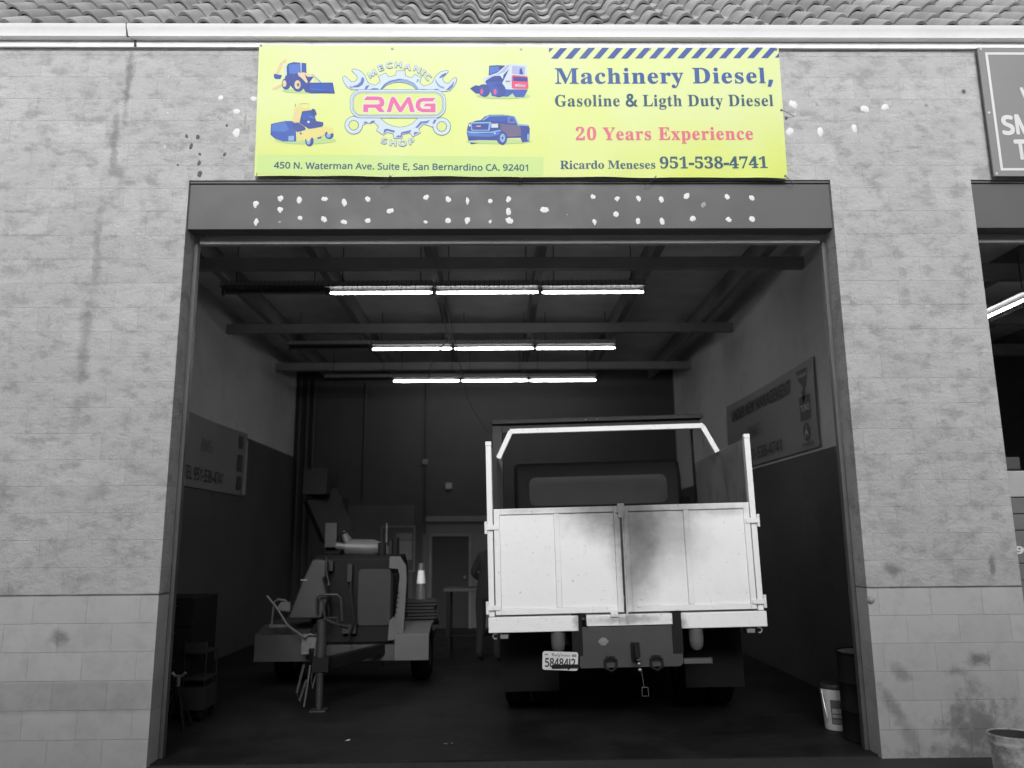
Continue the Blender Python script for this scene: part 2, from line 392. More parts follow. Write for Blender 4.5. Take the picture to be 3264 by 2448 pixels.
# conduit, boxes, wall panels and the door at the back
b = MB(); X = -1.42
b.tube([(X, BACK-.03, 1.75), (X, BACK-.03, 4.9)], .022, 8); b.tube([(-2.62, BACK-.03, 2.4), (-2.62, BACK-.03, 4.9)], .018, 8)
for x in (-3.9, -3.75, -3.62): b.tube([(x, BACK-.05, .2), (x, BACK-.05, 4.9)], .03, 8)
part(b, 'conduit', M('conduit_metal', .08, .5, .3))
p = at(1430, 1549, BACK-.04); b = MB(); b.box(p.x-.06, p.x+.06, p.y-.03, p.y+.035, p.z-.06, p.z+.06); part(b, 'junction_box', M('box_cover', .5, .5), bevel=.006)
p = at(1355, 1472, BACK-.04); b = MB(); b.box(p.x-.05, p.x+.05, p.y-.03, p.y+.035, p.z-.05, p.z+.05); part(b, 'junction_box', M('box_cover2', .25, .5), bevel=.006)
a_, b_ = at(1035, 1612, BACK-.02), at(1312, 2100, BACK-.02)
b = MB(); b.box(a_.x, b_.x, BACK-.03, BACK-.001, .02, a_.z); part(b, 'wall_panel', M('panel_board', .13, .7, 0, .15, 1.5))
a_, b_ = at(1358, 1646, BACK-.02), at(1600, 1662, BACK-.02)
b = MB(); b.box(a_.x, b_.x, BACK-.07, BACK-.001, b_.z, a_.z); part(b, 'door_header', M('header_board', .24, .6, 0, .1), bevel=.004)
b = MB(); b.box(-1.46, 1.0, BACK-.03, BACK-.001, .02, b_.z-.002); part(b, 'wall_panel', M('pale_partition', .17, .7, 0, .12, 2))
dl, dr = at(1369, 1702, BACK-.05), at(1503, 1702, BACK-.05)
b = MB(); b.box(dl.x, dl.x+.05, BACK-.09, BACK-.031, .013, dl.z); b.box(dr.x-.05, dr.x, BACK-.09, BACK-.031, .013, dl.z); b.box(dl.x+.05, dr.x-.05, BACK-.09, BACK-.031, dl.z-.05, dl.z)
fr = part(b, 'door_frame', M('frame_paint', .22, .5), bevel=.004)
b = MB(); b.box(dl.x+.052, dr.x-.052, BACK-.06, BACK-.032, .02, dl.z-.052); dp = part(b, 'back_door', M('dark_door', .03, .5))
b = MB(); b.ell((dr.x-.12, BACK-.09, .95), .03, .03, .03); part(b, 'door_handle', M('knob', .4, .3, .8), dp)

# unseen building added behind the camera so its roof line shades this wall's foot
opp = empty('added_shade_building', (0, -11, 0)); tag(opp, 'unseen plain concrete building added across the yard to shade this wall', 'building')
b = MB(); b.box(-34, 34, -6, 0, 0, 8.15); b.build('wall', M('shade_building_concrete', .16, .85, 0, .15, .5), opp)
b = MB(); b.box(-34.2, 34.2, -6.2, .15, 8.152, 8.45); b.build('shade_parapet', M('parapet_grey', .25, .7), opp)
for i in range(5):
    b = MB(); b.box(-26+i*12, -21+i*12, .002, .06, 0, 4.2)
    b.build('shade_roller_door', M('roller_grey', .2, .5), opp)
# letter outlines: advance | contours, in thousandths of the type size
GLYPHS = {
 'S ': '175|',
 'S&': '492|237,484 204,487 169,484 139,475 114,459 95,439 84,413 81,382 83,359 89,337 99,318 125,282 139,266 109,248 84,228 63,208 48,185 39,157 36,125 40,86 54,54 77,28 107,9 144,-3 187,-7 222,-5 254,1 281,11 307,24 352,56 410,0 490,0 392,95 422,136 444,185 461,240 401,240 382,181 365,148 354,133 224,258 273,293 293,312 308,333 317,357 320,383 317,414 306,439 289,460 266,475;202,439 219,437 234,432 246,423 255,412 260,399 262,383 260,366 254,350 245,336 231,322 188,293 151,338 144,352 138,383 140,399 146,413 156,424 169,432 185,437;152,215 175,229 314,93 282,70 263,60 241,52 216,47 189,46 163,48 141,56 122,68 108,84 100,104 97,127 100,150 106,169 118,185 133,200',
 'S,': '180|124,78 61,78 47,-3 28,-87 71,-87 114,20 129,71',
 'S-': '216|189,206 27,206 27,154 189,154',
 'S0': '375|225,483 189,486 150,483 118,473 91,456 69,433 51,405 39,371 30,332 25,289 23,241 25,193 30,150 39,111 51,76 69,48 91,24 118,7 150,-3 188,-7 225,-3 256,7 283,24 305,47 322,76 336,110 345,150 351,193 353,240 351,288 345,331 336,370 322,405 305,433 283,456 257,473;166,437 189,443 211,437 227,419 237,390 243,349 247,300 247,181 243,131 237,91 227,61 210,43 188,37 166,43 150,61 139,91 132,131 128,181 128,300 132,349 139,390 150,419',
 'S1': '375|254,482 179,482 111,432 74,412 28,396 29,381 33,369 40,359 57,347 67,346 81,348 108,365 154,416 153,64 146,45 131,37 65,36 65,0 343,0 343,36 276,37 267,41 261,47 255,66',
 'S2': '375|220,483 174,486 143,485 116,481 92,474 72,465 55,454 43,441 34,426 28,411 26,396 29,374 37,357 50,344 68,336 88,331 112,329 118,393 126,416 137,432 153,442 174,445 189,443 202,437 212,427 220,413 225,395 225,349 218,307 200,266 187,245 123,171 24,69 24,0 341,0 345,141 305,141 295,107 288,95 269,79 257,75 87,74 259,242 303,298 313,314 324,344 328,375 323,407 310,434 288,456 258,473',
 'S3': '375|217,483 173,486 128,483 91,475 62,461 41,444 28,423 24,401 27,382 34,367 47,356 64,348 86,343 111,341 113,375 120,406 125,419 142,439 154,444 169,445 186,443 200,436 211,424 219,409 225,367 223,340 216,316 204,296 188,281 166,272 140,269 95,269 95,227 137,227 168,224 194,216 214,202 229,184 238,163 241,139 240,115 236,95 230,79 221,66 211,56 187,44 158,40 135,43 116,50 99,62 86,79 78,100 76,126 61,125 36,113 26,103 21,90 19,74 20,60 34,35 46,23 62,13 104,-2 163,-7 209,-3 251,7 271,15 304,37 318,52 329,70 338,90 343,112 345,138 342,163 336,184 326,201 312,216 297,228 261,246 225,256 253,267 277,283 298,301 315,323 324,348 328,377 323,409 309,436 286,458 255,474',
 'S4': '375|199,480 9,166 9,125 195,125 195,84 193,65 188,52 179,44 167,39 121,36 121,0 357,0 357,36 320,39 309,44 300,52 295,65 293,84 293,125 363,125 363,169 293,169 293,480;199,416 195,287 195,169 56,169 193,403',
 'S5': '375|62,480 40,247 71,235 116,246 146,247 173,244 195,236 213,223 226,203 234,178 237,148 236,122 232,101 226,83 217,69 207,58 195,50 169,41 154,40 123,46 111,52 93,71 81,108 81,121 66,120 53,116 33,101 27,75 28,61 40,35 51,24 84,5 106,-1 165,-7 226,1 265,16 299,40 324,75 333,96 338,120 340,148 335,192 319,228 293,256 258,276 216,287 154,291 102,284 94,281 105,406 254,405 267,399 275,380 281,357 319,357 316,480',
 'S7': '375|33,480 30,338 70,338 74,372 80,391 93,403 113,406 289,406 111,0 168,0 353,447 353,480',
 'S8': '375|235,483 191,486 156,484 125,478 99,469 79,456 62,441 50,423 42,404 37,385 36,364 38,339 45,316 57,296 74,276 94,259 119,242 91,227 67,211 47,193 32,173 23,150 20,122 22,99 28,78 38,57 51,39 69,24 91,11 118,1 148,-5 183,-7 234,-3 276,9 310,29 335,55 350,88 355,127 352,153 344,177 330,199 309,220 280,240 244,260 270,274 292,289 310,305 324,322 332,344 334,369 330,401 318,429 299,453 271,471;187,447 200,446 212,442 222,436 237,418 247,395 250,370 249,350 245,332 239,317 230,304 218,293 203,283 181,294 149,318 139,333 132,351 130,372 132,392 137,410 145,426 156,438 170,445;164,216 220,185 239,170 252,154 259,136 262,116 260,92 253,72 241,55 226,42 208,34 187,32 165,34 147,42 132,56 120,74 113,95 111,120 112,142 126,178 137,192',
 'S9': '375|209,484 177,486 147,484 120,477 95,466 74,450 56,431 42,409 32,383 26,355 24,324 28,282 40,248 60,220 87,201 119,189 155,185 176,186 212,198 227,207 251,230 237,122 205,57 156,36 135,38 118,45 103,56 92,71 75,107 57,100 50,94 43,79 42,69 47,45 53,33 73,12 88,4 106,-2 152,-7 185,-4 215,3 241,14 264,30 284,49 301,72 315,97 326,126 340,190 344,225 345,261 343,310 335,353 323,390 307,420 287,444 264,463 238,476;164,438 181,441 201,437 217,424 231,403 242,372 248,330 251,278 235,255 224,245 199,234 184,233 149,244 128,275 121,328 123,362 128,391 137,413 149,429',
 'SD': '496|222,455 15,455 15,439 35,437 50,433 61,426 68,415 72,397 74,374 73,54 69,39 63,30 53,23 39,19 20,17 20,0 228,0 362,25 441,101 468,228 461,295 440,351 405,396 357,429 296,449;223,433 294,410 336,342 351,229 347,166 337,115 319,75 295,47 262,30 222,24 208,25 197,29 190,34 185,42 182,72 183,402 185,415 190,423 197,429',
 'SE': '442|399,455 16,455 16,439 36,437 51,433 62,425 69,413 74,394 74,57 70,41 62,30 51,22 35,18 14,17 14,0 402,0 430,143 411,143 399,116 386,94 371,75 354,60 335,48 289,32 213,28 192,35 187,42 183,67 183,222 225,218 241,213 254,206 264,195 273,181 280,164 287,118 304,118 304,345 288,345 281,313 272,288 259,269 243,256 221,248 183,246 184,410 189,422 200,428 232,430 276,428 312,420 340,406 361,386 375,357 383,320 399,320',
 'SG': '508|293,463 257,465 215,462 176,452 139,435 107,413 80,385 57,352 41,315 31,274 28,229 31,183 41,141 57,103 80,70 108,42 141,19 179,3 222,-7 268,-10 328,-6 387,7 446,29 447,147 451,161 457,171 466,177 500,182 500,198 275,198 275,182 299,180 317,176 329,170 337,161 343,128 343,71 341,53 336,39 328,27 316,19 298,14 275,13 238,19 206,37 180,67 161,110 150,163 146,228 159,347 200,419 267,443 288,441 309,436 329,426 348,413 366,397 382,379 397,357 420,308 437,308 437,465 419,465 406,443 395,437 382,436 330,454',
 'SL': '426|250,455 16,455 16,439 51,432 62,425 69,414 73,399 75,379 75,81 73,59 69,43 62,32 52,24 15,17 15,0 402,0 427,154 409,154 384,100 370,80 354,63 335,49 315,40 291,33 264,29 208,29 193,35 188,40 183,56 183,394 188,416 199,430 233,438 250,439',
 'SM': '634|185,455 15,455 15,439 53,432 66,423 71,416 75,396 74,58 69,43 61,32 50,24 14,17 14,0 169,0 169,17 131,23 120,30 112,41 107,57 105,80 105,389 270,0 288,0 455,399 453,54 446,36 440,29 410,19 396,17 396,0 617,0 617,17 591,20 574,28 565,43 560,85 561,397 566,412 573,423 583,430 598,436 617,439 617,455 449,455 317,142',
 'SR': '473|217,455 16,455 16,439 36,436 51,431 62,424 69,413 73,398 75,379 75,81 73,59 69,43 62,32 52,24 15,17 15,0 242,0 242,17 205,24 194,32 187,43 183,59 182,212 201,212 338,0 480,0 480,17 459,21 439,40 315,224 372,248 406,285 417,334 412,372 395,403 367,426 329,442 278,452;224,431 268,421 295,389 304,336 301,304 293,278 280,258 261,245 235,236 182,234 183,402 185,414 190,422 197,427',
 'SY': '426|207,455 -13,455 -13,438 10,432 24,421 46,387 161,179 161,81 159,59 155,43 148,32 138,24 101,17 101,0 328,0 328,17 291,24 280,32 273,43 269,59 268,203 400,416 418,431 439,438 439,455 295,455 295,438 326,435 343,424 349,408 342,382 248,226 159,401 156,416 157,423 167,432 184,437 207,438',
 'Sa': '344|205,315 162,318 115,314 77,300 62,290 49,278 40,266 35,252 33,236 34,223 38,212 45,203 54,196 64,192 90,192 110,202 117,210 123,231 119,248 104,274 109,286 123,293 148,296 177,290 187,282 193,272 199,241 199,190 143,173 98,155 63,136 39,115 25,91 20,63 22,43 29,26 40,11 55,0 74,-6 95,-9 133,-4 168,11 200,35 208,10 226,-5 255,-10 281,-6 306,7 329,28 320,42 309,35 300,35 295,40 293,62 293,210 290,244 280,271 263,292 239,307;154,151 199,169 199,63 183,47 158,34 151,34 133,39 122,56 118,84 127,123',
 'Sc': '293|204,317 175,319 146,317 120,309 96,297 74,280 55,260 40,237 29,210 22,181 19,150 21,120 28,93 38,68 51,45 67,26 87,11 108,-1 131,-8 156,-10 205,-2 248,21 285,60 271,72 250,53 227,42 204,38 178,42 156,55 137,76 123,105 115,142 112,187 118,248 138,285 169,297 185,294 194,286 197,265 196,251 201,225 214,209 236,204 248,205 258,209 266,215 272,223 276,233 277,245 274,265 265,283 250,298 230,310',
 'Sd': '370|319,455 176,455 176,439 203,435 212,430 218,423 222,413 223,280 201,301 175,314 146,318 123,316 101,309 81,297 63,281 48,261 36,237 27,210 21,180 19,147 21,118 26,91 35,66 47,44 61,26 78,10 97,-1 117,-8 140,-10 173,-5 201,12 223,39 223,-10 271,1 315,8 353,11 353,28 340,30 330,35 325,41 320,60;155,277 174,281 196,276 206,270 214,262 220,252 223,242 223,76 218,62 202,41 192,34 171,28 153,32 140,42 130,58 123,83 119,115 119,193 123,225 130,250 141,267',
 'Se': '301|193,314 157,318 132,316 109,309 87,298 68,282 51,263 38,240 28,215 21,187 19,157 21,125 27,95 37,69 50,45 66,26 85,10 106,-1 129,-8 154,-10 205,-1 248,27 285,73 270,86 248,62 225,47 199,42 154,56 127,97 117,166 283,166 279,216 268,251 249,280 224,301;161,297 175,295 186,288 193,277 198,261 201,241 201,192 116,192 121,255 136,286',
 'Sg': '327|183,317 132,317 88,305 69,295 53,282 40,268 30,251 24,232 22,212 31,169 58,135 102,110 57,86 42,74 32,61 26,46 24,30 29,9 44,-10 69,-26 38,-38 20,-54 14,-75 18,-92 29,-108 48,-122 73,-132 106,-138 146,-140 197,-137 239,-128 272,-113 296,-92 311,-67 316,-37 310,-1 303,13 292,24 277,33 259,40 236,45 119,51 105,59 101,71 102,80 112,94 121,100 152,104 194,104 215,108 250,125 264,137 276,151 285,167 290,185 291,203 289,226 281,248 268,268 317,268 317,304 233,304 208,312;157,297 172,295 183,288 190,276 195,260 199,211 195,163 190,146 183,134 172,127 157,124 143,127 132,134 124,146 118,163 114,211 118,260 124,276 132,288 143,295;97,-34 223,-35 238,-37 249,-41 257,-47 262,-55 263,-66 252,-94 218,-111 161,-116 133,-115 111,-111 95,-103 83,-94 76,-84 73,-73 76,-58 84,-45',
 'Sh': '381|148,455 19,455 19,440 40,435 46,429 52,412 52,43 45,26 30,17 18,16 18,0 180,0 180,16 168,17 154,26 148,43 148,235 164,255 183,267 203,271 215,270 223,265 229,258 234,234 235,56 232,34 223,21 202,16 202,0 363,0 363,16 352,17 337,26 333,33 330,56 330,212 321,271 292,306 243,318 207,313 175,295 148,267',
 'Si': '198|114,462 87,462 75,457 65,449 57,438 52,426 50,412 52,399 57,387 65,376 75,368 101,362 126,368 136,376 145,387 151,412 150,426 145,438 137,449 126,457;148,310 21,310 20,293 41,289 47,285 52,267 52,43 49,32 39,21 18,16 18,0 180,0 180,16 160,21 154,26 149,43',
 'Sl': '199|148,455 20,455 20,439 33,438 42,434 47,429 52,411 52,43 49,32 39,21 18,16 18,0 180,0 180,16 160,21 154,26 149,43',
 'Sn': '381|292,306 243,318 207,313 175,296 148,267 148,310 19,310 19,294 31,293 46,284 52,266 52,43 45,26 30,17 18,16 18,0 180,0 180,16 168,17 154,26 148,43 148,235 164,255 183,267 203,271 215,270 223,265 229,258 234,234 235,56 232,34 223,21 202,16 202,0 363,0 363,16 352,17 337,26 333,33 330,56 330,212 321,271',
 'So': '336|196,316 168,318 140,316 114,309 90,297 69,281 52,262 38,239 27,213 21,184 19,154 21,124 27,96 38,70 52,47 69,27 90,11 114,-1 140,-8 169,-10 197,-8 222,-1 245,11 266,26 284,46 298,69 308,94 315,123 317,154 315,185 308,214 298,240 283,263 266,282 245,298 222,309;151,296 169,299 185,296 198,286 208,271 214,245 218,206 220,154 215,64 209,39 199,24 186,14 169,11 152,14 138,24 128,39 122,64 117,127 118,206 122,245 128,271 138,286',
 'Sp': '371|253,317 230,319 195,313 166,294 143,263 143,310 19,310 19,295 41,288 50,275 52,243 50,-101 45,-113 27,-123 17,-124 17,-139 197,-139 197,-123 167,-118 155,-107 148,-74 148,32 170,9 196,-5 227,-10 250,-8 272,0 291,12 308,28 323,48 334,72 343,99 348,128 350,160 348,189 343,216 335,241 323,264 309,283 293,298 274,310;179,273 199,278 218,275 232,265 241,248 247,223 253,154 247,84 239,59 229,42 214,32 195,28 176,33 160,46 148,69 148,235 162,259',
 'Sr': '287|250,317 233,318 218,316 203,311 187,301 172,288 158,272 146,252 146,310 21,310 20,293 41,289 46,285 50,278 52,252 52,43 49,32 39,21 18,16 18,0 197,0 197,16 167,21 159,25 153,32 150,42 149,192 155,228 162,241 171,252 179,258 189,260 196,259 207,250 222,231 237,223 248,222 270,228 278,234 284,243 288,254 288,281 283,293 275,304 264,312',
 'Ss': '288|141,319 111,316 86,306 65,291 49,270 40,247 37,220 39,202 45,185 54,169 68,155 85,142 156,105 176,92 188,76 192,58 191,46 186,35 179,27 168,20 156,16 140,15 121,17 103,26 87,39 72,57 61,79 53,105 36,105 36,-9 51,-9 56,1 64,7 73,9 87,6 111,-3 132,-8 151,-10 181,-7 206,2 228,18 244,39 254,65 257,95 255,117 250,136 241,151 229,165 212,178 123,225 109,240 105,259 106,269 116,286 125,292 149,296 166,294 182,288 196,277 209,262 220,244 228,222 244,222 244,319 230,319 226,311 220,306 201,307 157,318',
 'St': '228|144,424 129,424 105,389 46,324 20,300 20,279 48,279 48,71 50,46 56,26 66,10 80,-1 99,-7 124,-9 165,-1 198,24 222,66 206,75 195,56 183,44 168,40 160,41 149,51 144,82 144,279 208,279 208,310 144,310',
 'Su': '375|142,310 11,310 11,294 24,293 33,289 43,274 46,248 46,97 48,65 54,38 65,17 81,2 103,-7 131,-10 150,-9 186,3 202,13 228,40 228,-10 277,3 321,10 360,13 360,30 347,31 338,34 331,39 327,46 324,70 324,310 189,310 189,294 204,293 214,289 221,283 228,263 228,66 213,49 196,39 177,36 158,40 151,46 143,63',
 'Sx': '319|169,310 4,310 4,293 18,289 31,279 43,263 123,136 62,56 44,37 24,23 5,15 5,0 118,0 118,15 98,17 88,23 85,34 90,51 138,114 180,48 185,30 182,22 164,16 155,16 155,0 319,0 319,15 307,18 291,36 198,184 254,254 273,275 292,289 311,296 311,310 201,310 201,294 231,288 234,284 233,272 224,257 183,206 141,275 140,280 143,288 153,293 169,294',
 'Sy': '300|162,310 -5,310 -5,293 11,291 25,275 140,-5 125,-55 104,-88 94,-96 86,-99 75,-94 73,-65 70,-57 64,-49 56,-44 36,-40 24,-41 13,-46 -2,-62 -7,-84 -5,-100 1,-113 10,-125 22,-133 36,-139 68,-139 83,-136 95,-131 118,-111 140,-77 162,-24 271,271 283,288 291,292 300,293 300,310 203,310 203,293 223,292 234,286 238,274 230,241 185,119 128,272 129,281 136,289 151,293 162,293',
 'N ': '175|',
 'N&': '492|252,480 204,487 153,480 114,459 89,426 81,382 85,348 99,318 118,291 139,266 96,238 63,208 43,172 36,125 46,69 77,28 125,2 187,-7 238,-2 281,11 319,31 352,56 410,0 490,0 392,95 415,125 434,160 449,198 461,240 401,240 393,209 370,155 354,133 224,258 262,283 293,312 314,344 320,383 313,427 289,460;177,435 202,439 227,435 246,423 258,405 262,383 258,358 245,336 222,315 188,293 151,338 142,360 138,383 143,406 156,424;142,207 175,229 314,93 291,75 263,60 229,49 189,46 151,51 122,68 104,94 97,127 103,160 118,185',
 'N,': '180|124,78 61,78 47,-3 28,-87 71,-87 104,-8 129,71',
 'N-': '216|189,206 27,206 27,154 189,154',
 'N.': '180|106,79 89,81 74,79 60,71 51,57 48,36 51,15 60,1 74,-7 89,-9 106,-7 119,1 129,15 132,36 129,57 119,71',
 'N0': '384|262,471 191,487 140,480 99,458 69,422 49,373 37,313 33,240 43,137 72,59 121,10 191,-7 243,1 284,23 314,59 335,108 347,169 351,240 341,344 312,422;145,424 191,437 237,424 268,388 286,326 291,240 286,154 268,92 237,56 191,44 145,56 115,93 98,154 92,240 98,326 115,388',
 'N1': '384|238,480 189,480 60,379 91,339 183,418 181,335 181,0 238,0',
 'N2': '384|245,478 185,486 141,482 102,470 68,452 38,430 69,390 96,409 123,424 152,433 185,436 219,431 246,415 263,390 269,355 266,324 257,296 241,268 219,240 32,49 32,0 349,0 349,54 107,54 241,190 296,256 314,288 326,322 330,359 320,412 291,452',
 'N3': '384|248,478 183,486 137,483 96,471 62,455 33,437 62,396 89,412 117,425 147,434 183,437 219,432 247,417 265,394 271,363 263,326 240,298 202,279 150,273 103,273 103,222 150,222 206,217 249,202 275,176 284,138 277,98 256,68 218,49 163,43 130,45 95,51 62,61 30,75 30,19 60,7 92,-1 162,-7 220,-2 266,11 302,33 326,62 341,97 346,136 339,179 318,214 282,237 232,250 273,267 304,290 324,324 331,367 322,415 294,453',
 'N4': '384|240,482 14,159 14,109 244,109 244,0 301,0 301,109 371,109 371,162 301,162 301,482;244,419 246,396 244,162 72,162 223,378',
 'N5': '384|72,480 54,253 83,234 145,244 165,244 219,238 257,219 278,189 285,147 277,101 253,69 215,50 167,44 135,46 101,52 69,62 42,75 42,19 67,8 97,0 131,-5 167,-7 242,4 299,36 334,87 346,153 335,213 302,257 251,285 185,294 111,287 122,426 312,426 312,480',
 'N7': '384|351,480 30,480 30,426 288,426 91,0 156,0 351,434',
 'N8': '384|249,479 191,486 153,483 118,473 89,456 67,434 53,406 48,372 54,332 73,299 100,273 132,251 83,221 63,202 47,179 36,153 33,122 43,68 75,27 125,2 193,-7 258,2 308,29 340,70 351,124 347,155 336,181 319,203 298,222 272,239 244,254 289,283 308,301 323,321 332,344 335,371 325,421 295,457;191,439 226,434 253,421 271,399 277,369 271,337 253,312 226,293 194,277 150,299 132,312 118,328 109,347 106,369 112,399 130,421 157,434;142,206 181,226 233,203 265,182 286,156 293,124 286,90 267,63 235,46 192,40 147,46 116,63 97,90 91,122 96,155 114,183',
 'N9': '384|230,480 187,486 143,481 106,467 76,443 53,411 38,371 34,324 43,263 72,217 115,189 171,179 211,183 243,196 267,214 285,235 286,197 280,161 269,128 254,99 233,75 205,57 171,46 128,42 96,44 69,50 69,0 129,-7 191,-1 240,17 279,46 307,82 327,125 340,173 347,223 349,275 344,340 328,393 302,434 269,463;149,430 187,437 218,432 244,418 264,397 278,371 287,342 289,314 286,292 276,272 261,254 240,239 214,229 184,226 143,232 115,252 98,284 92,325 99,374 119,409',
 'NA': '429|242,482 187,482 0,0 61,0 118,148 308,148 366,0 428,0;214,419 236,347 290,202 138,202 203,378',
 'NB': '437|65,480 65,0 234,0 303,9 356,36 389,79 400,136 397,170 386,197 369,218 348,234 322,244 293,251 332,268 361,290 378,322 384,361 373,417 338,453 281,473 202,480;126,428 205,428 258,424 294,411 315,388 322,354 316,320 299,295 266,280 214,275 126,275;126,225 218,225 274,219 310,202 329,175 336,141 330,105 311,76 276,57 222,51 126,51',
 'NC': '424|342,479 271,486 203,478 146,455 100,418 67,368 48,309 41,240 47,170 65,109 96,60 139,24 194,1 261,-7 298,-6 358,4 385,13 385,65 330,52 270,46 198,59 146,98 115,160 105,240 116,320 149,381 202,420 271,433 302,431 356,417 379,407 404,458',
 'ND': '490|65,480 65,0 199,0 304,15 383,61 433,138 449,244 442,315 420,374 385,419 338,453 281,473 213,480;126,428 204,428 281,417 338,383 374,326 385,242 337,99 191,52 126,52',
 'NE': '373|65,480 65,0 333,0 333,53 126,53 126,224 321,224 321,277 126,277 126,426 333,426 333,480',
 'NG': '489|329,484 289,486 217,479 155,456 107,419 71,370 48,310 41,240 48,169 67,108 100,59 145,23 202,1 271,-7 361,-1 400,7 439,18 439,253 273,253 273,199 379,199 379,57 338,49 285,46 226,52 181,70 146,100 123,139 109,186 104,240 116,320 152,381 210,420 286,433 320,431 352,425 410,406 433,458 400,470 366,479',
 'NH': '498|126,480 65,480 65,0 126,0 126,224 371,224 371,0 432,0 432,480 371,480 371,277 126,277',
 'NI': '228|200,480 27,480 27,445 83,431 83,48 27,35 27,0 200,0 200,35 144,48 144,431 200,445',
 'NJ': '183|122,480 62,480 62,3 59,-24 52,-44 42,-59 28,-68 12,-73 -4,-75 -30,-73 -52,-68 -52,-119 -18,-127 -3,-128 48,-119 88,-95 114,-53 122,7',
 'NL': '352|126,480 65,480 65,0 335,0 335,54 126,54',
 'NM': '609|65,480 65,0 121,0 120,364 116,420 277,0 326,0 486,420 484,295 484,0 544,0 544,480 455,480 305,87 154,480',
 'NN': '510|65,480 65,0 121,0 119,340 116,398 375,0 445,0 445,480 389,480 394,83 135,480',
 'NO': '525|329,479 263,487 195,479 139,456 96,419 65,370 47,310 41,241 47,171 65,111 96,61 139,24 194,1 263,-7 329,1 384,24 427,61 458,110 477,171 484,240 477,310 458,370 427,420 384,456;193,421 263,434 334,421 382,382 410,321 420,240 410,159 382,98 333,59 263,46 192,59 143,98 114,159 105,240 114,321 143,382',
 'NP': '406|65,480 65,0 126,0 126,187 181,187 245,192 294,208 330,233 354,264 368,300 372,338 361,398 329,443 273,470 192,480;126,428 187,428 242,422 280,405 302,376 310,336 301,290 276,261 234,244 174,238 126,238',
 'NR': '418|65,480 65,0 126,0 126,198 221,198 337,0 408,0 276,215 300,225 322,239 342,256 358,279 369,308 372,343 361,403 329,446 275,471 197,480;126,427 194,427 245,422 281,407 303,381 310,340 303,301 283,272 248,255 197,249 126,249',
 'NS': '369|231,484 193,486 151,483 114,471 83,454 60,429 45,400 40,364 48,314 72,276 110,246 203,207 232,192 253,178 267,163 274,145 277,123 270,91 249,66 216,51 169,46 131,48 94,54 34,74 34,16 91,-1 166,-7 236,2 291,29 326,72 337,128 333,163 322,191 303,214 278,233 245,251 171,281 144,294 125,308 111,323 104,341 101,363 107,392 124,414 153,428 192,433 223,431 253,426 307,408 326,459 266,479',
 'NT': '373|366,480 7,480 7,426 156,426 156,0 217,0 217,426 366,426',
 'NU': '491|121,480 60,480 60,171 72,98 107,42 164,5 243,-7 301,-1 348,16 384,44 410,80 425,122 430,169 430,480 370,480 370,169 363,120 341,80 303,54 246,46 191,54 152,78 129,117 121,169',
 'NV': '403|63,480 0,480 171,0 232,0 403,480 339,480 214,117 201,67 181,143',
 'NW': '625|71,480 8,480 135,0 196,0 303,372 310,409 334,314 427,0 488,0 616,480 553,480 459,98 455,73 438,157 341,480 279,480 186,160 169,73 160,127',
 'Na': '377|251,359 193,366 159,364 126,357 96,347 71,335 89,291 136,310 163,316 190,318 222,314 245,301 260,277 265,238 265,217 203,215 127,206 73,183 41,148 31,100 39,52 63,19 100,0 144,-7 185,-3 216,7 241,25 265,51 279,0 322,0 322,245 314,300 291,337;154,167 211,174 264,176 264,144 256,98 234,66 200,47 158,41 132,44 110,55 97,73 92,99 98,130 118,152',
 'Nb': '413|116,510 57,510 57,0 99,0 111,46 116,46 134,26 158,9 189,-3 228,-7 288,5 335,40 366,99 376,180 366,261 335,319 288,354 228,366 189,362 158,351 134,333 116,312 114,326 116,386;169,309 218,317 291,283 315,181 309,121 291,78 261,51 219,42 169,51 138,78 122,121 116,179 122,242 138,284',
 'Nc': '322|206,367 160,362 119,347 85,322 59,286 42,238 37,178 42,120 58,73 83,38 117,13 156,-2 201,-7 254,-2 275,4 294,13 294,65 253,50 201,44 156,53 124,79 105,121 98,179 125,281 204,315 224,314 282,298 300,347 282,355 259,361',
 'Nd': '413|356,510 297,510 297,355 301,314 278,334 254,351 223,363 185,367 125,355 78,319 47,261 37,179 47,98 77,40 124,5 185,-7 223,-3 254,9 278,27 297,48 308,0 356,0;152,308 193,318 244,309 275,282 292,238 298,168 292,113 274,74 243,50 194,42 152,51 122,78 104,121 98,178 104,235 122,280',
 'Ne': '379|239,362 196,367 151,361 112,344 81,316 57,279 42,232 37,177 42,122 59,76 85,40 120,14 162,-2 210,-7 274,-1 301,6 328,17 328,69 301,58 274,50 245,45 213,44 165,52 129,76 107,115 98,169 345,169 345,204 340,250 327,290 305,322 276,347;195,318 234,311 262,290 277,257 283,216 99,216 109,259 129,291 158,312',
 'Ni': '173|100,493 87,495 74,493 62,486 55,474 52,457 55,441 62,429 74,422 87,420 100,422 111,429 119,441 122,457 119,474 111,486;116,360 57,360 57,0 116,0',
 'Nm': '628|293,352 223,367 192,363 162,353 137,336 117,311 105,360 57,360 57,0 116,0 116,187 121,242 137,283 166,309 212,317 268,296 286,232 286,0 345,0 345,199 350,250 367,287 397,309 442,317 497,296 515,232 515,0 574,0 574,234 566,295 543,335 505,359 452,367 418,363 386,352 358,333 336,306',
 'Nn': '415|287,359 230,367 197,363 165,353 138,336 117,311 105,360 57,360 57,0 116,0 116,187 122,242 139,283 171,309 222,317 282,295 302,230 302,0 361,0 361,234 352,295 328,335',
 'No': '406|250,361 204,367 135,355 82,318 48,260 37,181 42,125 58,79 84,42 117,15 157,-1 202,-7 271,6 325,42 359,101 370,181 365,236 349,282 324,318 290,345;155,308 203,317 251,308 283,281 303,238 309,181 303,123 283,80 251,52 203,42 156,52 123,80 104,123 98,181 104,238 123,281',
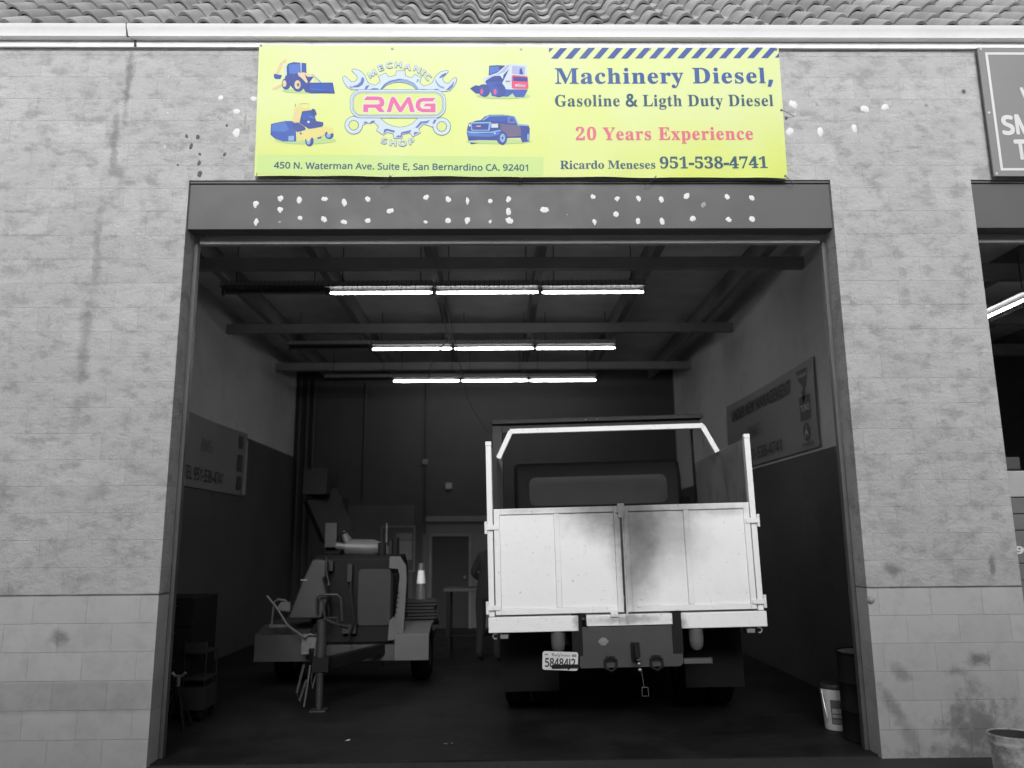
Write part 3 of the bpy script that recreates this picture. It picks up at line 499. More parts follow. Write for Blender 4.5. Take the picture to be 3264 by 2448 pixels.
 'Nr': '277|225,367 190,361 160,345 135,322 115,294 105,360 57,360 57,0 116,0 116,192 120,226 131,256 147,280 169,298 194,309 231,313 260,308 267,363',
 'Nt': '242|121,443 86,443 62,366 11,343 11,314 62,314 62,105 65,66 77,37 94,16 115,3 140,-4 167,-7 201,-4 228,4 228,49 191,42 177,42 155,46 137,57 125,77 121,106 121,314 225,314 225,360 121,360',
 'Nu': '415|113,360 53,360 53,124 61,65 86,25 127,1 184,-7 218,-3 250,6 277,23 298,48 310,0 358,0 358,360 299,360 299,173 293,117 276,76 243,51 193,42 133,64 113,128',
 'Nv': '341|63,360 0,360 136,0 204,0 341,360 278,360 179,81 171,52 140,148',
 'KC': '468|342,418 312,420 257,414 204,396 157,367 121,331 98,292 90,251 110,190 171,161 163,132 160,107 164,77 178,50 199,28 226,10 259,0 297,-4 325,-2 354,6 381,17 406,32 427,50 444,71 455,93 459,116 454,141 442,161 421,173 395,177 368,174 344,165 324,152 308,134 298,113 295,88 296,76 306,63 313,61 320,67 328,104 336,122 347,137 362,149 379,157 397,159 413,157 427,149 436,135 439,115 436,97 427,79 413,62 395,46 373,33 349,22 324,16 298,13 256,28 242,71 251,113 277,167 319,176 359,191 398,209 435,230 467,253 496,278 519,302 537,326 548,349 552,369 548,390 536,405 516,415 489,418 460,415 428,405 393,388 358,367 322,341 287,311 255,279 225,245 199,211 179,176 144,193 133,230 137,257 150,285 169,314 195,341 225,365 258,384 294,397 347,403 352,410;458,388 494,403 505,399 509,385 506,366 496,344 480,319 459,294 435,270 408,247 379,226 349,208 318,194 289,186 347,271 406,341',
 'Ka': '355|219,199 187,207 158,203 128,193 99,178 73,158 50,135 32,109 20,83 16,58 21,32 35,12 56,0 83,-4 127,7 167,40 170,21 180,7 194,-2 210,-5 234,0 262,12 292,33 324,62 311,75 264,37 247,30 243,32 241,37 322,207 247,204 234,177;197,188 206,186 213,181 219,173 220,164 214,143 196,109 172,71 146,40 120,19 97,12 87,17 83,22 84,43 90,62 112,104 156,163 185,185',
 'Kf': '358|366,398 329,408 294,400 259,375 221,333 122,196 84,156 50,127 61,113 112,159 60,76 46,74 35,67 26,57 24,45 26,34 32,25 -94,-192 -11,-183 91,-6 100,-7 135,-2 153,6 172,18 193,36 215,62 200,75 173,45 149,27 128,18 103,15 190,167 243,199 289,233 326,268 355,303 373,336 379,367;318,386 330,382 334,376 336,366 327,324 300,279 254,233 190,190 230,273 267,335 297,373',
 'Ki': '231|205,308 193,310 176,307 163,299 153,287 150,273 152,260 159,251 170,245 184,243 200,246 213,254 223,266 226,281 223,292 216,302;201,207 107,201 36,127 49,113 84,148 47,79 38,57 35,41 48,7 85,-5 108,-2 141,14 174,42 194,62 181,75 155,50 134,33 119,24 109,21 105,27 112,45',
 'Kl': '281|302,394 220,385 120,220 102,194 82,170 35,124 49,113 79,141 66,120 46,77 40,44 44,24 55,8 73,-1 95,-5 122,-1 147,12 173,33 203,62 191,76 142,33 128,24 118,21 111,24 109,33 112,45 136,93',
 'Kn': '388|303,203 284,207 234,188 171,132 175,160 168,194 147,206 122,200 97,183 38,127 51,113 99,158 103,153 97,139 -1,-5 99,0 161,84 212,141 251,174 277,185 280,181 277,175 216,103 205,83 200,68 199,52 202,29 213,11 228,0 247,-4 268,0 300,19 349,62 335,75 288,34 274,24 266,21 262,22 261,28 265,39 312,102 329,135 332,150 328,174 319,192',
 'Ko': '300|217,203 188,207 159,204 129,194 100,179 74,160 51,137 33,113 21,88 17,64 23,37 38,14 62,0 91,-5 134,3 177,27 200,29 224,37 248,50 271,69 258,83 222,60 210,56 231,80 245,101 254,123 257,146 252,172 239,191;188,180 202,185 214,180 218,165 208,122 175,72 161,68 148,61 140,52 138,37 140,33 122,21 106,17 98,21 95,34 102,61 132,116 157,150',
 'Kr': '275|112,221 106,222 95,216 89,201 81,168 36,127 50,113 90,150 101,163 134,163 148,165 125,147 105,127 89,106 77,84 69,64 66,46 71,26 86,10 108,-1 136,-4 154,-2 172,6 214,40 237,62 225,76 198,50 163,24 154,21 147,23 144,30 147,40 208,131 213,142 214,150 212,163 204,173 178,184 122,193 116,201 116,216',
}
# glue dabs where old letters were pulled off the beam, and on the wall
GLUE = M('dried_glue', .62, .6, 0, .08, 30); SCAR = M('glue_scar', .10, .9, 0, .3, 30); GLUE2 = M('grey_glue', .30, .7, 0, .2, 30)
def blob(c, rx, rz, seed, drip=0, n=14, thick=.006):
    r_ = random.Random(seed); b = MB(); ring = []
    ph = r_.random()*6.28
    for i in range(n):
        a = 2*pi*i/n; k = 1 + .13*sin(2*a+ph) + .17*(r_.random()-.5)*2
        x, z = rx*k*cos(a), rz*k*sin(a)
        if drip and sin(a) < -.8: z -= drip * (1 if sin(a) < -.95 else .4)
        ring.append((x, z))
    b.v = [(c.x+x, c.y, c.z+z) for x, z in ring] + [(c.x+x*.75, c.y-thick*.8, c.z+z*.75) for x, z in ring] + [(c.x, c.y-thick, c.z)]
    for i in range(n):
        j = (i+1) % n
        b.f.append((i, j, n+j, n+i)); b.f.append((n+i, n+j, 2*n)); b.m += [0, 0]
    return b
def fz(sx, ox, s_): return lambda p: (ox + p[0]*s_, sx + p[1]*s_)
zA = lambda x, y: (560 + x*.49729, 560 + y*.49729)       # two enlargements of the photograph I measured from
zB = lambda x, y: (1500 + x*.57878, 540 + y*.57878)
dabs = [(513,180,18,20,.012,0),(516,294,16,18,.014,0),(671,143,18,18,.01,0),(671,216,18,18,.012,0),(666,298,11,6,0,1),(792,155,19,20,0,0),(797,271,16,16,0,0),
        (954,149,20,16,0,0),(950,279,20,19,0,0),(1080,172,19,21,0,0),(1078,297,20,15,0,0),(1232,150,17,19,0,0),(1230,288,17,18,0,0),(1374,226,22,17,0,0),
        (1606,139,19,16,0,0),(1601,297,13,11,0,0),(1746,152,19,18,0,0),(1745,287,18,19,0,0),(1870,160,14,18,.012,0),(1869,286,19,18,.006,0),(2016,163,14,16,0,0),(2016,294,11,11,0,0)]
dabsB = [(208,165,15,17,0,0),(208,231,16,18,0,0),(213,282,19,19,0,0),(407,221,30,13,0,0),(674,150,16,12,0,0),(808,160,15,13,.01,0),(925,160,14,15,0,0),(1052,165,15,17,0,0),
         (1190,146,18,18,0,0),(1283,195,14,15,0,2),(1413,151,15,13,0,0),(1548,158,16,14,0,0),(682,287,12,12,.012,0),(800,247,14,16,0,0),(922,285,15,15,0,0),
         (1054,285,16,17,0,0),(1224,271,17,17,0,0),(1421,276,16,14,0,0),(1551,273,17,16,0,0),(532,249,3,3,0,0)]
PXM = 6.42/2560*1.09
k = 0
for lst, fn, s_ in ((dabs, zA, .497), (dabsB, zB, .579)):
    for (x, y, rx, ry, dr, ty) in lst:
        c = at(*fn(x, y), D+.0245); k += 1
        part(blob(c, rx*s_*PXM*.92, ry*s_*PXM*1.05, k, dr, 14, .002), 'glue_dab', (GLUE, GLUE2, GLUE2)[ty], lint, smooth=60)
# scars and leftover dabs on the blocks either side of the sign
zC = lambda x, y: (x*.40687, y*.40687); zD = lambda x, y: (2400 + x*.39060, y*.39060)
for (x, y, rx, ry, ty) in [(1728,767,20,18,0),(1985,772,26,18,0),(1853,872,26,22,0),(1850,1040,28,28,0),(1720,918,20,20,2),(1778,983,10,10,1),(1922,930,9,45,2),
                           (1462,1067,12,14,1),(1550,1073,13,18,1),(1497,1148,14,20,1),(1565,1208,11,9,1),(1760,1210,13,12,1),(1560,1277,14,17,1),(1564,1364,20,20,1),
                           (1975,1162,20,26,2),(1970,1232,20,22,2),(1945,1374,32,28,2),(1394,1292,8,8,1),(1314,884,6,6,0),(1320,603,7,6,0),(1290,1150,5,8,0)]:
    c = at(*zC(x, y), D-.0005); k += 1
    part(blob(c, rx*.407*PXM, ry*.407*PXM*1.25, k, 0, 12, .004 if ty == 0 else .003), 'glue_dab', (GLUE, SCAR, GLUE2)[ty], facade, smooth=60)
for (x, y, rx, ry, ty) in [(330,852,32,28,0),(913,890,33,27,0),(1080,875,28,25,0),(300,1078,28,32,0),(548,1075,27,30,0),(830,1048,26,26,0),(272,964,13,12,1),(522,853,12,14,2),(343,932,8,8,0),(1720,747,16,18,1)]:
    c = at(*zD(x, y), D-.0005); k += 1
    part(blob(c, rx*.39*PXM, ry*.39*PXM*1.25, k, 0, 12, .006 if ty == 0 else .003), 'glue_dab', (GLUE, SCAR, GLUE2)[ty], facade, smooth=60)
# small electrical stub at the right jamb
c = at(2776, 1911, D-.002); k += 1
part(blob(c, .035, .03, k, 0, 9, .03), 'foam_plug', GLUE2, facade, smooth=60)

# ------------------------------------------------------------------ lettering
def parse(s_):
    a, c = s_.split('|')
    return int(a)/1000, [[tuple(int(q)/1000 for q in p.split(',')) for p in l.split(' ')] for l in c.split(';')] if c else []
GLY = {k_: parse(v_) for k_, v_ in GLYPHS.items()}
def offset(loop, d):
    if not d: return loop
    n = len(loop); out = []
    for i in range(n):
        a, b, c = loop[i-1], loop[i], loop[(i+1) % n]
        u = Vector((b[0]-a[0], b[1]-a[1])); v = Vector((c[0]-b[0], c[1]-b[1]))
        if u.length < 1e-9 or v.length < 1e-9: out.append(b); continue
        u.normalize(); v.normalize(); nn = Vector((u.y+v.y, -u.x-v.x)); kk = max(.35, nn.length_squared/2)
        nn = nn/ (nn.length_squared/2 if nn.length_squared/2 > .35 else .7)
        out.append((b[0]+nn.x*d/1.0, b[1]+nn.y*d/1.0))
    return out
def line(text, font, bold=0, track=0):
    """list of (loops) per glyph laid on a baseline, plus total width"""
    x = 0; res = []
    for ch in text:
        f_ = font
        if font == 'S' and 'S'+ch not in GLY: f_ = 'N'
        adv, cs = GLY[f_+ch]
        ex = bold
        if font == 'S' and ch in '&,-': ex = bold + .018
        if cs: res.append([[(x+p[0], p[1]) for p in (offset(l, ex) if font == 'S' else l)] for l in cs])
        x += adv + track
    return res, x
def inside(p, l):
    c = False
    for a, b in zip(l, l[1:]+l[:1]):
        if (a[1] > p[1]) != (b[1] > p[1]) and p[0] < (b[0]-a[0])*(p[1]-a[1])/(b[1]-a[1])+a[0]: c = not c
    return c
def fill(b, loops, f3):
    """triangulate loops (holes included), map each 2D point to 3D with f3"""
    if len(loops) > 1:
        dep = [sum(inside(l[0], k_) for k_ in loops if k_ is not l) for l in loops]
        outs = [l for l, d_ in zip(loops, dep) if d_ % 2 == 0]
        if len(outs) > 1:
            for o_ in outs: fill(b, [o_] + [l for l, d_ in zip(loops, dep) if d_ % 2 and inside(l[0], o_)], f3)
            return
    vl = [[Vector((p[0], p[1], 0)) for p in l] for l in loops]
    try: tris = tessellate_polygon(vl)
    except Exception: return
    flat = [p for l in loops for p in l]; n = len(b.v)
    b.v += [tuple(f3(p)) for p in flat]
    for t_ in tris:
        pa, pb, pc = (flat[i] for i in t_)
        ar = (pb[0]-pa[0])*(pc[1]-pa[1]) - (pc[0]-pa[0])*(pb[1]-pa[1])
        if abs(ar) < 1e-12: continue
        b.f.append(tuple(n+i for i in (t_ if ar > 0 else t_[::-1]))); b.m.append(b.mi)
def thick_fill(b, loops, f3, d, n=8, nrm=(0, -1, 0)):
    """embolden a letter: copies nudged round a small circle, each a hair in front of the last"""
    if not d: return fill(b, loops, f3)
    for k_ in range(n+1):
        ox, oz = (0, 0) if k_ == n else (d*cos(2*pi*k_/n), d*sin(2*pi*k_/n)); e = .00004*k_
        fill(b, [[(p[0]+ox, p[1]+oz) for p in l] for l in loops], lambda p: tuple(c + nrm[i]*e for i, c in enumerate(f3(p))))
def fit_text(b, text, font, p0, p1, capz, f3, bold=0, track=0, cap=.47):
    """text from p0 to p1 (baseline ends, 2D) with cap height capz, mapped by f3"""
    gl, wd = line(text, font, bold, track)
    xs_ = [p[0] for g_ in gl for l in g_ for p in l]; lo, hi = min(xs_), max(xs_)
    ux, uz = (p1[0]-p0[0])/(hi-lo), (p1[1]-p0[1])/(hi-lo); s_ = capz/cap
    for g_ in gl: thick_fill(b, g_, lambda p: f3((p0[0]+(p[0]-lo)*ux, p0[1]+(p[0]-lo)*uz + p[1]*s_)), 0 if font == 'S' else bold)

def W2(px, py, Y): v = at(px, py, Y); return (v.x, v.z)
BY = D - .042                                     # printed face of the vinyl sign
def ripple(x, z):                                 # slack between the eyelets along the top and bottom hems
    zt, zb = 5.935 - .0055*(x+2.08), 4.687 - .0055*(x+2.08)
    return -.0045*(sin(x*9.0)+.5*sin(x*14+1))*(math.exp(-max(0, z-zb)/.11) + .8*math.exp(-max(0, zt-z)/.09)) - .003*math.exp(-max(0, z-zb)/.11)
def onb(y): return lambda p: (p[0], y + ripple(*p), p[1])

# ------------------------------------------------------------------ the yellow sign
def C(r_, g_, b_): # display colour -> paint, for a surface this bright in the light
    f_ = lambda c: ((c/255+.055)/1.055)**2.4 if c > 10 else c/3294
    return tuple(min(.9, f_(c)*INKK) for c in (r_, g_, b_))
INKK = .62
def ink(name, c): return M('ink_'+name, C(*c), .5, 0, .02, 3, spec=.25)
sign = empty('shop_banner', (.21, BY, 4.68)); tag(sign, 'yellow vinyl banner with mechanic shop logo and navy lettering above the garage door', 'banner')
def spart(mb, name, mats, parent=None, **kw):
    o = mb.build(name, mats, None, fix=False, smooth=0, **kw); o.parent = parent or sign
    o.matrix_parent_inverse = Matrix.Translation((-.21, -BY, -4.68)) if parent is None else Matrix()
    return o
m, t = new_mat('banner_vinyl'); tc = t.n('TexCoord').outputs['Object']
n1 = t.noise(tc, 1.6, 3, .5)
sepb = t.n('SeparateXYZ'); t.l(tc, sepb.inputs[0]); kz = t.math('ADD', t.mapr(sepb.outputs[2], 4.7, 5.9, .75, .05), t.math('MULTIPLY', t.math('SUBTRACT', n1, .5), 1.2), True)
cc = t.mix(kz, rgb(C(242, 253, 188)), rgb(C(236, 250, 118)))
t.l(cc, t.b.inputs['Base Color']); t.b.inputs['Roughness'].default_value = .45; t.b.inputs['Specular IOR Level'].default_value = .3
VINYL = m
cTL, cTR, cBL, cBR = (W2(826,142,BY), W2(2482,153,BY), W2(811,562,BY), W2(2510,569,BY))
b = MB(); NX, NZ = 150, 60; wav = lambda u, v: .004*sin(u*9.0)*v*(1-v)*4*.5
for j in range(NZ+1):
    for i in range(NX+1):
        u, v = i/NX, j/NZ
        x = (cBL[0]*(1-u)+cBR[0]*u)*(1-v) + (cTL[0]*(1-u)+cTR[0]*u)*v
        z = (cBL[1]*(1-u)+cBR[1]*u)*(1-v) + (cTL[1]*(1-u)+cTR[1]*u)*v
        if j == 0: z += .006*abs(sin(u*pi*4))
        if j == NZ: z -= .005*abs(sin(u*pi*4))
        b.v.append((x, BY + ripple(x, z), z))
for j in range(NZ):
    for i in range(NX): a_ = j*(NX+1)+i; b.f.append((a_, a_+1, a_+NX+2, a_+NX+1)); b.m.append(0)
sheet = spart(b, 'vinyl_sheet', VINYL); md = sheet.modifiers.new('thickness', 'SOLIDIFY'); md.thickness = .0015; md.offset = -1
NAVY = ink('navy', (70, 106, 172)); TEAL = ink('teal', (62, 102, 126)); PINK = ink('red', (246, 122, 150)); ROSE = ink('rose', (246, 118, 180))
q = BY - .0020
zE = lambda x, y: W2(1700 + x*.40687, 100 + y*.40687, BY); zF = lambda x, y: W2(780 + x*.46112, 100 + y*.46112, BY)
def textpart(name, text, font, a_, b_, cap_top, mat, bold=0, cap=.47, fn=zE, y=None, track=0):
    mb = MB(); p0, p1 = fn(*a_), fn(*b_); ct = fn(a_[0], cap_top)
    fit_text(mb, text, font, p0, p1, ct[1]-p0[1], onb(y or q), bold, track, cap); return spart(mb, name, mat)
# faint green address strip, printed under the lettering
b = MB(); ca, cb, cc_, cd_ = zF(84,992), zF(2062,1003), zF(2066,868), zF(88,850)
for j in range(13):
    for i in range(81):
        u, v = i/80, j/12; x = (ca[0]*(1-u)+cb[0]*u)*(1-v)+(cd_[0]*(1-u)+cc_[0]*u)*v; z = (ca[1]*(1-u)+cb[1]*u)*(1-v)+(cd_[1]*(1-u)+cc_[1]*u)*v
        b.v.append((x, BY-.0005+ripple(x, z), z))
for j in range(12):
    for i in range(80): a_ = j*81+i; b.f.append((a_, a_+1, a_+82, a_+81)); b.m.append(0)
spart(b, 'address_strip', ink('green_tint', (222, 250, 160)))
textpart('lettering', 'Machinery Diesel,', 'S', (170,410), (1880,405), 287, NAVY, .006, .47, track=.03)
textpart('lettering', 'Gasoline & Ligth Duty Diesel', 'S', (170,588), (1882,585), 497, TEAL, .003, .47, track=.02)
textpart('lettering', '20 Years Experience', 'S', (333,852), (1724,848), 752, PINK, .006, .47, track=.03)
textpart('lettering', 'Ricardo Meneses', 'S', (210,1078), (957,1076), 1012, TEAL, .004, .47)
textpart('lettering', '951-538-4741', 'S', (992,1075), (1836,1072), 985, TEAL, .006, .47)
textpart('lettering', '450 N. Waterman Ave. Suite E, San Bernardino CA. 92401', 'N', (203,948), (1958,966), 903, TEAL, .016, .50, zF)
b = MB()
def quad(pts): b.poly([onb(q)(p) for p in pts])
quad([zE(122,168), zE(122,132), zE(156,132)][::-1][::-1])
for i in range(16):
    o_ = i*109.7; quad([zE(138+o_,214-i*.25), zE(192+o_,214-i*.25), zE(265+o_,131-i*.2), zE(211+o_,131-i*.2)])
quad([zE(1892,206), zE(1925,206), zE(1925,168)])
spart(b, 'hazard_stripes', ink('stripe', (78, 104, 178)))
def art(name, layers, fn):
    """printed picture: layers of (colour, polygon or 'o' ellipse), each a hair above the last"""
    mats = []; b_ = MB(); y = q
    for lay in layers:
        cname, c_ = lay[0]
        mt = ink(cname, c_)
        if mt not in mats: mats.append(mt)
        b_.mi = mats.index(mt); y -= .00006
        pts = lay[1]
        if pts[0] == 'o':
            _, cx, cy, rx, ry = pts; pts = [(cx+rx*cos(2*pi*i/22), cy+ry*sin(2*pi*i/22)) for i in range(22)]
        loops = [[fn(*p) for p in pts]] + [[fn(*p) for p in h] for h in lay[2:]]
        fill(b_, loops, onb(y))
    return spart(b_, name, mats)
zG = lambda x, y: W2(840 + x*.20498, 140 + y*.20498, BY)
BLU = ('blue', (62, 100, 196)); DBL = ('dark_blue', (62, 84, 170)); LBL = ('light_blue', (150, 196, 240)); PEA = ('peach', (250, 226, 178)); PAL = ('pale', (226, 240, 250)); YEL = ('yellow', (248, 238, 150)); SHA = ('green_shade', (205, 236, 160)); MBL = ('mid_blue', (88, 132, 220)); RED = ('red_panel', (246, 96, 140)); BRN = ('brown', (120, 110, 150)); LIL = ('lilac', (190, 200, 240))
art('backhoe_picture', [
    (SHA, ('o', 690, 730, 400, 40)),
    (PEA, [(140,690),(240,640),(300,615),(300,650),(200,705),(140,708)]),
    (PEA, [(185,470),(225,370),(255,300),(320,245),(345,232),(358,250),(350,290),(300,300),(270,390),(240,440),(205,480)]),
    (PAL, [(305,310),(340,330),(365,420),(350,490),(330,500),(325,400)]),
    (BLU, [(165,465),(290,490),(262,545),(180,545),(160,510)]),
    (DBL, [(380,310),(470,285),(665,302),(668,445),(690,470),(780,510),(700,620),(640,700),(450,690),(330,520),(365,480),(360,360)]),
    (MBL, [(392,325),(575,305),(580,440),(470,470),(400,460)]), (BLU, [(600,320),(655,322),(660,435),(600,440)]),
    (PEA, [(530,450),(620,445),(740,470),(775,510),(690,515),(640,480),(690,590),(670,615),(600,540),(545,495)]),
    (PAL, [(575,290),(592,290),(592,440),(582,440)]),
    (DBL, ('o', 352, 625, 66, 90)), (PEA, ('o', 326, 620, 30, 52)), (DBL, ('o', 540, 650, 90, 98)), (PEA, ('o', 530, 636, 48, 68)), (BRN, ('o', 540, 638, 20, 28)),
    (LBL, [(745,465),(765,470),(910,605),(880,605)]), (PEA, [(780,530),(800,535),(835,605),(790,605)]),
    (DBL, [(600,640),(700,605),(1078,603),(1110,772),(960,768),(740,770),(650,750)]), (BLU, [(715,620),(1060,612),(1085,740),(760,735),(720,690)]), (MBL, [(720,695),(940,715),(935,722),(720,704)]),
], zG)
art('mower_picture', [
    (SHA, ('o', 650, 1500, 480, 60)),
    (DBL, [(570,1060),(770,1010),(800,1020),(830,1090),(800,1130),(820,1200),(930,1220),(930,1270),(880,1310),(700,1320),(560,1230)]),
    (BLU, [(610,1050),(700,1050),(770,1110),(700,1190),(600,1180)]), (PAL, ('o', 700, 1215, 20, 18)), (MBL, [(700,1110),(800,1150),(800,1165),(720,1150)]),
    (YEL, [(480,1000),(550,970),(750,1005),(752,1030),(600,1050),(560,1225),(445,1220),(470,1100)]), (PEA, [(475,1050),(530,1040),(550,1200),(460,1210)]),
    (YEL, [(550,985),(560,930),(600,918),(700,920),(712,940),(706,1000),(698,1000),(702,945),(690,930),(605,930),(572,942),(562,985)]),
    (BRN, [(494,930),(502,930),(502,980),(494,980)]),
    (BLU, [(118,1245),(340,1200),(440,1200),(500,1240),(510,1520),(300,1518),(180,1475),(108,1415)]), (MBL, [(130,1260),(330,1215),(400,1330),(330,1370),(130,1360)]), (LBL, [(388,1438),(475,1430),(472,1505),(388,1508)]),
    (DBL, [(440,1240),(540,1225),(640,1290),(660,1330),(540,1380),(470,1330)]),
    (YEL, [(515,1380),(700,1330),(950,1285),(1085,1312),(1082,1390),(930,1430),(820,1480),(720,1470),(640,1500),(515,1512)]), (PEA, [(640,1370),(760,1340),(900,1330),(930,1400),(780,1440),(640,1420)]), (BRN, ('o', 580, 1395, 16, 20)),
    (DBL, ('o', 715, 1512, 66, 82)), (LBL, ('o', 700, 1520, 32, 48)), (YEL, [(665,1440),(740,1440),(740,1480),(700,1520),(670,1510)]),
    (DBL, ('o', 1022, 1418, 68, 64)), (LBL, ('o', 1012, 1424, 34, 36)), (YEL, [(985,1360),(1085,1340),(1080,1390),(1010,1410)]), (BLU, [(835,1460),(900,1440),(900,1470),(840,1482)]),
], zG)
zH = lambda x, y: W2(1460 + x*.18081, 180 + y*.18081, BY)
art('skid_steer_picture', [
    (SHA, ('o', 800, 700, 480, 50)),
    (DBL, [(210,565),(310,508),(370,518),(430,490),(480,520),(400,655),(315,655)]),
    (DBL, [(548,165),(690,155),(830,162),(900,200),(900,310),(800,470),(560,480),(470,440),(540,340)]), (MBL, [(560,185),(720,175),(725,250),(560,320)]),
    (BLU, [(480,450),(780,450),(850,580),(1230,590),(1160,720),(1010,722),(960,650),(880,712),(600,700),(540,560)]),
    (PAL, [(440,380),(690,290),(870,135),(900,120),(1220,155),(1220,340),(1240,580),(940,585),(840,580),(780,470),(860,310),(900,220),(800,330),(790,400),(740,340),(620,350),(500,420),(455,480)]),
    (LIL, [(455,400),(700,310),(880,150),(910,160),(820,280),(720,320),(540,385)]), (LIL, [(955,165),(1180,185),(1175,330),(950,310)]), (BLU, [(1085,230),(1120,200),(1150,320),(1080,315)]),
    (RED, [(945,345),(975,330),(1210,350),(1232,375),(1240,560),(1220,578),(970,572),(945,550)]), (DBL, [(972,360),(1225,372),(1222,448),(975,435)]),
    (DBL, ('o', 468, 605, 96, 112)), (BLU, ('o', 420, 615, 50, 84)), (RED, ('o', 418, 622, 24, 48)), (DBL, ('o', 720, 600, 122, 124)), (BLU, ('o', 655, 615, 58, 92)), (RED, ('o', 652, 625, 26, 50)),
    (PAL, [(1005,488),(1030,500),(1052,488),(1050,520),(1030,540),(1008,520)]),
], zH)
def small_text(text, a_, b_, ctop, mat, fn, bold=.02, font='N', y=q-.0030):
    mb = MB(); p0, p1 = fn(*a_), fn(*b_); ct = fn(a_[0], ctop); fit_text(mb, text, font, p0, p1, ct[1]-p0[1], onb(y), bold, 0, .5); return spart(mb, 'lettering', mat)
small_text('Bobcat', (1062,540), (1188,544), 488, ink('pale', (226,240,250)), zH)
small_text('Bobcat', (845,452), (918,450), 428, ink('blue', (62,100,196)), zH)
art('pickup_picture', [
    (SHA, ('o', 720, 1500, 580, 45)),
    (DBL, [(150,1320),(185,1180),(240,1160),(330,1130),(400,1125),(470,1060),(560,1030),(800,1028),(1000,1060),(1060,1190),(1240,1210),(1265,1270),(1255,1500),(1130,1520),(1100,1430),(870,1440),(850,1520),(790,1565),(720,1540),(680,1480),(370,1475),(350,1530),(230,1550),(180,1480)]),
    (LBL, [(420,1130),(500,1060),(570,1040),(850,1040),(860,1052),(560,1055),(470,1125)]), (BLU, [(450,1128),(560,1058),(855,1055),(840,1160),(700,1145)]), (MBL, [(865,1050),(985,1062),(1010,1180),(870,1180)]),
    (LBL, [(985,1060),(1005,1062),(1065,1190),(1235,1205),(1240,1230),(1050,1220)]), (BRN, [(740,1180),(870,1200),(1100,1225),(1110,1400),(880,1420),(840,1350),(760,1300)]),
    (LBL, [(225,1160),(570,1155),(590,1165),(555,1310),(235,1310)]), (DBL, [(240,1185),(545,1182),(530,1295),(250,1295)]), (RED, ('o', 360, 1232, 46, 14)), (PAL, [(590,1190),(705,1185),(705,1255),(585,1258)]), (PAL, [(190,1190),(222,1190),(222,1235),(190,1235)]),
    (LBL, [(150,1300),(190,1325),(560,1330),(750,1295),(755,1318),(600,1350),(220,1355),(150,1330)]), (MBL, [(165,1350),(560,1365),(740,1330),(735,1380),(560,1420),(180,1410)]), (PAL, ('o', 650, 1358, 14, 14)),
    (DBL, ('o', 785, 1445, 74, 118)), (LBL, ('o', 785, 1440, 46, 76)), (DBL, ('o', 785, 1440, 16, 24)), (LBL, ('o', 1235, 1425, 18, 64)), (PEA, [(650,1200),(700,1195),(700,1225),(655,1230)]), (RED, ('o', 950, 1140, 30, 26)), (DBL, ('o', 948, 1125, 34, 32)),
], zH)
small_text('GMC', (318,1244), (404,1244), 1222, ink('pale', (226,240,250)), zH)
zL = lambda x, y: W2(1080 + x*.18083, 180 + y*.18083, BY)
ICE = ('ice', (226, 242, 252)); OUT = ('outline', (92, 138, 158)); DPB = ('steel_shadow', (112, 132, 214)); MSB = ('steel_mid', (150, 180, 232)); WHI = ('white_edge', (250, 244, 246)); RSE = ('rose', (246, 118, 180)); BGY = ('sheet_yellow', (238, 251, 158))
def grow(pts, d):
    ar = sum(p[0]*q_[1]-q_[0]*p[1] for p, q_ in zip(pts, pts[1:]+pts[:1]))
    return offset(pts if ar > 0 else pts[::-1], d)
def rrect(x0, y0, x1, y1, r_, n=8):
    o_ = []
    for cx, cy, a0 in ((x1-r_, y0+r_, -pi/2), (x1-r_, y1-r_, 0), (x0+r_, y1-r_, pi/2), (x0+r_, y0+r_, pi)):
        o_ += [(cx+r_*cos(a0+pi/2*i/n), cy+r_*sin(a0+pi/2*i/n)) for i in range(n+1)]
    return o_
LWR = [(235,240),(265,225),(330,240),(400,275),(460,340),(490,420),(500,450),(560,490),(620,505),(560,600),(430,590),(330,585),(220,585),(150,540),(100,470),(72,400),(75,365),(105,350),(140,375),(225,455),(290,445),(330,400),(330,370),(310,330),(240,265)]
RWR = [(1925,262),(1895,250),(1800,275),(1720,335),(1680,400),(1660,460),(1580,510),(1540,560),(1640,604),(1740,610),(1880,618),(1960,600),(2030,520),(2075,430),(2075,390),(2045,378),(2010,400),(1925,485),(1860,460),(1825,410),(1830,370),(1922,280)]
UG = [(500,600),(560,500),(650,515),(735,440),(702,355),(825,297),(880,365),(1003,340),(1020,260),(1165,255),(1170,345),(1285,380),(1340,320),(1452,375),(1425,460),(1490,530),(1580,505),(1640,610),(1405,610),(1300,515),(1200,472),(1080,450),(960,462),(850,500),(790,545),(725,604)]
LG = [(340,1080),(410,1215),(510,1170),(545,1185),(620,1155),(705,1240),(670,1310),(785,1385),(850,1335),(965,1365),(975,1445),(1110,1445),(1130,1370),(1255,1350),(1305,1415),(1435,1350),(1405,1280),(1490,1190),(1575,1215),(1650,1245),(1740,1085),(1395,1090),(1300,1190),(1200,1235),(1070,1255),(940,1230),(830,1180),(730,1090)]
circ = lambda cx, cy, r_, n=26: [(cx+r_*cos(2*pi*i/n), cy+r_*sin(2*pi*i/n)) for i in range(n)]
star = lambda cx, cy, r_, n=24: [(cx+r_*(1 if i % 2 else .86)*cos(2*pi*i/n), cy+r_*(1 if i % 2 else .86)*sin(2*pi*i/n)) for i in range(n)]
RR = [(490,710),(690,710),(760,725),(795,770),(806,830),(790,875),(745,900),(815,985),(715,985),(645,910),(518,910),(518,985),(433,985),(433,850),(690,850),(722,835),(725,800),(700,775),(443,775)]
